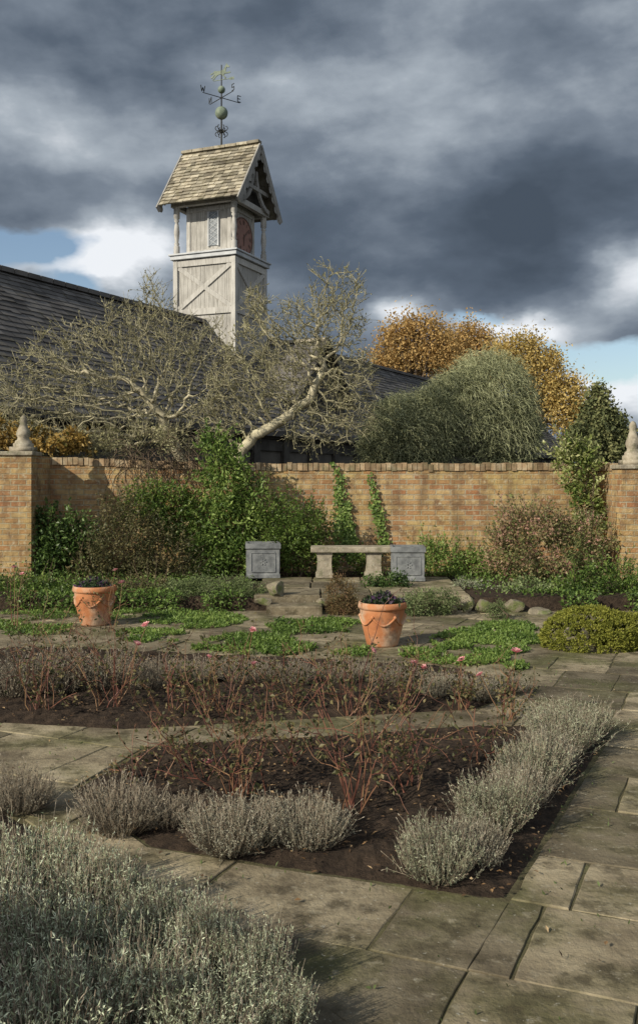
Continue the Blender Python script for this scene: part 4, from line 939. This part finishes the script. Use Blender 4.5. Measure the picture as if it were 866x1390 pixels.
def lavender(px, py, rpx, hpx, mk, label, group):
    b = Gd(px,py,.01); s = F/b[1]; r = rpx/s; h = hpx/s
    g = empty('lavender_bush', b, label, 'lavender', group, rng.uniform(0,6.28)); g.scale = (r/.31, r/.31, h/.31)
    for me, nm in zip(LV[mk][rng.integers(4)], ('foliage','stems')): part(me, nm, None, g)
RR = 'lavender bushes edging the front bed'
for a in [(165,1122,66,74,'lavbrown','brownish lavender bush at left corner of the front bed'),
    (232,1118,44,50,'lavbrown','small brownish lavender second from left in the front bed'),
    (312,1150,60,80,'lavtan','pale lavender bush left of centre on the front bed edge'),
    (366,1142,46,60,'lavtan','pale lavender between the two larger ones on front bed edge'),
    (418,1146,58,78,'lavtan','pale lavender bush at centre of the front bed edge'),
    (592,1188,54,88,'lav','grey lavender nearest the front corner of the front bed'),
    (642,1172,44,74,'lavtan','grey lavender right of the corner lavender in front bed'),
    (668,1124,55,84,'lav','large lavender second from the corner along the right path'),
    (702,1094,44,68,'lavtan','lavender between second and third along the right path'),
    (722,1066,49,76,'lav','lavender third from the corner along the right path'),
    (744,1042,40,60,'lavtan','lavender between third and fourth along the right path'),
    (762,1018,46,68,'lav','lavender fourth from the corner along the right path'),
    (788,998,42,56,'lav','lavender at far end of the row along right path'),
    (746,993,38,48,'lav','lavender tucked behind the far end of right row')]: lavender(*a, RR)
RR = 'lavender bushes massed in the near left bed'
for a in [(30,1096,48,62,'lavbrown','small lavender bush at left edge beside the cross path'),
    (45,1220,84,116,'lavgreen','tall grey green lavender at left edge of near bed'),
    (130,1245,70,104,'lavgreen','grey green lavender second from left at back of near bed'),
    (205,1290,64,100,'lavgreen','grey green lavender in the middle of near bed'),
    (275,1320,62,102,'lavgreen','grey green lavender right of middle in near bed'),
    (345,1345,54,96,'lavgreen','grey green lavender at right tip of near bed'),
    (375,1405,56,92,'lavgreen','grey green lavender below the right tip of near bed'),
    (90,1330,96,130,'lavgreen','grey green lavender low at left of near bed'),
    (-20,1290,92,125,'lavgreen','lavender cut by the left edge in near bed'),
    (190,1390,92,130,'lavgreen','lavender at bottom edge of near bed left of centre'),
    (290,1430,90,120,'lavgreen','lavender at bottom edge of near bed toward the slabs'),
    (60,1450,125,150,'lavgreen','lavender in the bottom left corner of near bed')]: lavender(*a, RR)
RR = 'lavender bushes in the middle bed'
for a in [(20,945,56,70,'lavbrown','brown lavender at left edge of the middle bed'),(85,938,50,72,'lavbrown','brown lavender second from left in the middle bed'),
    (145,935,48,64,'lavbrown','brown lavender third from left in the middle bed'),(200,935,38,48,'lavbrown','brown lavender fourth from left in the middle bed'),
    (270,925,40,40,'lavbrown','low brown lavender behind roses left of centre'),(335,925,42,38,'lavbrown','low brown lavender behind the tall central rose'),
    (395,928,38,38,'lavbrown','low lavender in the middle of the middle bed'),(470,925,38,36,'lavbrown','low lavender in front of the central pot'),
    (535,932,36,36,'lavbrown','low lavender right of the central pot in middle bed'),(600,945,34,38,'lavtan','greyish lavender right of centre in the middle bed'),
    (650,948,32,36,'lavtan','greyish lavender near right end of the middle bed'),(690,938,26,28,'lavtan','small lavender at right tip of the middle bed')]: lavender(*a, RR)

# ------------------------------------------------------------------ roses
def bloom_mesh(seed, big=1.05):
    rs = np.random.default_rng(seed); mb = MB(); n = 22; i = np.arange(n); a = i*2.4; tl = .15+1.05*(i/n)
    d = np.stack([np.cos(a)*np.sin(tl), np.sin(a)*np.sin(tl), np.cos(tl)],1); nv = np.stack([-np.cos(a)*np.cos(tl), -np.sin(a)*np.cos(tl), np.sin(tl)],1)
    leaves(mb, d*.004, d, .034*big*(.6+.5*i/n), .03*big*(.6+.6*i/n), rs.random(n), nv); return mb.mesh('bloom', M['bloom'])
BL = [bloom_mesh(i) for i in range(3)]
def rose(px, py, hpx, spx, n, label, blooms=(), leafn=120, z=.01):
    b = Gd(px,py,z); s = F/b[1]; H = hpx*1.06/s; S = spx*1.15/s
    g = empty('rose_bush', b, label, 'rose bush', 'pruned rose bushes in the beds')
    mb = MB(); ml = MB(); tips = []
    def cane(p, d, ln, r, lev):
        k = 5; pts = [p]
        for i in range(k):
            d = nrm(d+rng.normal(0,.21,3)+np.array([0,0,.06])); p = p+d*ln/k; pts.append(p)
            if lev < 2 and i > 0 and rng.random() < (.62 if lev == 0 else .42):
                cane(p, nrm(d+rng.normal(0,.65,3)), ln*rng.uniform(.25,.55), r*.6, lev+1)
        poly(mb, pts, r, r*.5, 5, rng.random()**1.2); tips.append((pts[-1], d)); tips.append((pts[3], d))
    for i in range(n):
        a = rng.random()*6.28; sp_ = rng.random()**.6*S/H*.9; d = nrm(np.array([math.cos(a)*sp_, math.sin(a)*sp_, 1.0]))
        cane(np.array([rng.normal(0,.05), rng.normal(0,.05), -.03]), d, H*rng.uniform(.45,1.0), rng.uniform(.0021,.0043), 0)
    bl_ = []
    for (bx_, by_) in blooms:
        q = P(bx_, by_, b[1]+rng.uniform(-.1,.1))-b; st = np.array([q[0]*.2, 0, 0]); mid = (st+q)/2+rng.normal(0,.03,3); poly(mb, [st, mid, q], .004, .002, 5, .9); bl_.append(q); tips.append((q-np.array([0,0,.06]), np.array([0,0,1.])))
    part(mb, 'stems', M['rosestem'], g)
    if leafn:
        leafn = int(leafn*2)
        T = np.array([t[0] for t in tips]); i = rng.integers(0, len(T), leafn); p = T[i]*rng.uniform(.85,1.03,(leafn,1))+rng.normal(0,.02,(leafn,3))
        p[:,2] = np.maximum(p[:,2], .02)
        leaves(ml, p, nrm(ruv(leafn)+np.array([0,0,.1])), rng.uniform(.018,.04,leafn), rng.uniform(.012,.022,leafn), rng.random(leafn)); part(ml, 'leaves', M['purple'], g)
    for q in bl_:
        o = part(BL[rng.integers(3)], 'bloom', None, g); o.location = [float(c) for c in q]; o.rotation_euler = (rng.uniform(-.6,.9), rng.uniform(-.5,.5), rng.uniform(0,6))
        sc = rng.uniform(.8,1.15); o.scale = (sc,sc,sc)
for a in [(55,968,140,65,16,'bare rose bush at left edge of the middle bed',[],170),
    (150,962,130,60,14,'rose bush right of the leftmost rose in middle bed',[(186,876),(199,850)],170),
    (235,970,100,45,10,'low reddish rose bush below the left pot in middle bed',[],120),
    (300,972,105,55,13,'spreading rose bush at left centre of the middle bed',[(284,893),(343,856)],160),
    (390,965,85,45,10,'short rose bush at centre of the middle bed',[(345,902)],150),
    (475,968,110,50,12,'rose bush below the central pot in middle bed',[(505,884)],160),
    (545,965,85,45,10,'short rose bush right of the central pot in middle bed',[(561,901),(575,907)],130),
    (625,960,75,40,9,'small rose bush with pink bloom near right of middle bed',[(627,897)],110),
    (690,975,80,45,11,'dark red stemmed rose bush at right tip of middle bed',[(652,917),(700,886)],120),
    (188,1068,95,45,7,'small bare rose bush at left corner of the front bed',[],60),
    (330,1085,190,75,17,'tall red stemmed rose bush at left centre of the front bed',[(283,1037)],200),
    (278,1060,130,50,8,'rose bush left of the tall one in front bed',[],90),
    (400,1045,110,50,6,'low rose bush between the two tall ones in front bed',[],80),
    (482,1105,210,70,17,'tallest rose bush at centre of the front bed',[],190),
    (545,1075,150,55,11,'rose bush right of the tallest one in front bed',[],120),
    (650,1040,90,45,7,'thin rose bush beside the right lavender row',[],60)]: rose(*a)
rose(150,856,80,30,4,'slender rose with two pink blooms behind left pot',[(157,775),(166,792)],40)
rose(22,850,85,25,4,'slender rose with pink blooms at the left edge',[(20,771),(31,780)],60)

# ------------------------------------------------------------------ ground cover, litter
mb = MB()
for (cx,cy,rx,ry,n) in [(262,842,75,12,5200),(208,864,50,10,3200),(355,874,78,18,8500),(430,850,70,11,5000),(660,872,75,20,8500),(585,893,85,13,5500),(640,895,50,12,3200),(95,832,95,14,5200),(40,852,60,12,2600),(180,828,50,6,1400),(690,852,45,8,2600),(480,886,30,7,1200),(700,905,20,5,500),(300,882,40,6,1200)]:
    a = rng.random(n)*6.283; r = rng.random(n)**.5; px = cx+rx*r*np.cos(a); py = cy+ry*r*np.sin(a)
    Yg = EYE*F/(py-HOR); Xg = (px-CX)/F*Yg
    m = (fbm(Xg*3.2, Yg*3.2, 21)+.25*(1-r)) > .50; Xg, Yg = Xg[m], Yg[m]; k = len(Xg)
    hh = .010+.045*np.clip(fbm(Xg*5, Yg*5, 33)-.25,0,1)
    p = np.stack([Xg, Yg, hh*rng.uniform(.2,1.1,k)],1)
    leaves(mb, p, nrm(ruv(k)+np.array([0,0,.3])), rng.uniform(.024,.045,k), rng.uniform(.015,.026,k), np.clip(fbm(Xg*2.5, Yg*2.5, 5)+rng.normal(0,.15,k),0,1), nrm(ruv(k)*.7+np.array([0,0,1])))
k = 11000; X = rng.uniform(-4.8,4.6,k); Y = 11.7+rng.random(k)**1.3*3; m = ((X < -.9) | (X > 1.9)) & (fbm(X*2.4, Y*2.4, 61) > .38); X, Y = X[m], Y[m]; k = len(X)
leaves(mb, np.stack([X, Y, TZ-.03+rng.random(k)*.09],1), nrm(ruv(k)+np.array([0,0,.4])), rng.uniform(.03,.065,k), rng.uniform(.018,.035,k), np.clip(rng.normal(.35,.2,k),0,1), nrm(ruv(k)*.7+np.array([0,0,1])))
k = 9000; X = rng.uniform(-4.8,4.6,k); m = ((X < -.9) | (X > 2.7)) & (fbm(X*1.9, X*0+4, 63) > .36); X = X[m]; k = len(X)
leaves(mb, np.stack([X, 11.58+rng.normal(0,.09,k)+.1*np.sin(X*5), rng.random(k)*.24],1), nrm(ruv(k)+np.array([0,-.3,.4])), rng.uniform(.03,.065,k), rng.uniform(.018,.035,k), np.clip(rng.normal(.35,.22,k),0,1), nrm(ruv(k)*.7+np.array([0,-.4,1])))
tag(part(mb, 'ground_cover', M['bright']), 'low green leafy ground cover creeping between the paving slabs', 'ground cover', kind='stuff')
mb = MB()
def scatter(n, poly_, zz, L, seed):
    a = np.array(poly_); lo, hi = a.min(0), a.max(0); p = rng.uniform(lo, hi, (n,2)); m = np.ones(n, bool); pl = ccw(poly_)
    for i in range(len(pl)):
        e = pl[(i+1)%len(pl)]-pl[i]; m &= ((p-pl[i])@np.array([-e[1], e[0]])) > 0
    p = p[m]; k = len(p); leaves(mb, np.column_stack([p, np.full(k, zz)+rng.uniform(0,.012,k)]), nrm(ruv(k)*np.array([1,1,.25])), rng.uniform(.5,1.3,k)*L, rng.uniform(.25,.6,k)*L, rng.random(k)**1.6, nrm(np.array([0,0,1])+ruv(k)*.5))
scatter(2000, BEDS[0], .035, .026, 1); scatter(1700, BEDS[2], .035, .028, 2); scatter(340, [np.array([-2.,2.6]), np.array([3.,2.6]), np.array([4.,11.]), np.array([-4.,11.])], .008, .03, 3)
tag(part(mb, 'fallen_leaves', M['litter']), 'small brown fallen leaves scattered on soil and paving', 'fallen leaves', kind='stuff')
mb = MB()
k = 3200; X = rng.uniform(-3,3.5,k); Y = rng.uniform(2.8,11.4,k); m = fbm(X*2.2, Y*2.2, 77) > .52; X, Y = X[m], Y[m]; k = len(X)
leaves(mb, np.stack([X,Y,np.full(k,.0)],1), nrm(ruv(k)*.6+np.array([0,0,.6])), rng.uniform(.01,.03,k), rng.uniform(.005,.012,k), rng.random(k)*.6)
tag(part(mb, 'moss', M['herb']), 'tiny moss and weeds on the paving slabs', 'moss', kind='stuff')
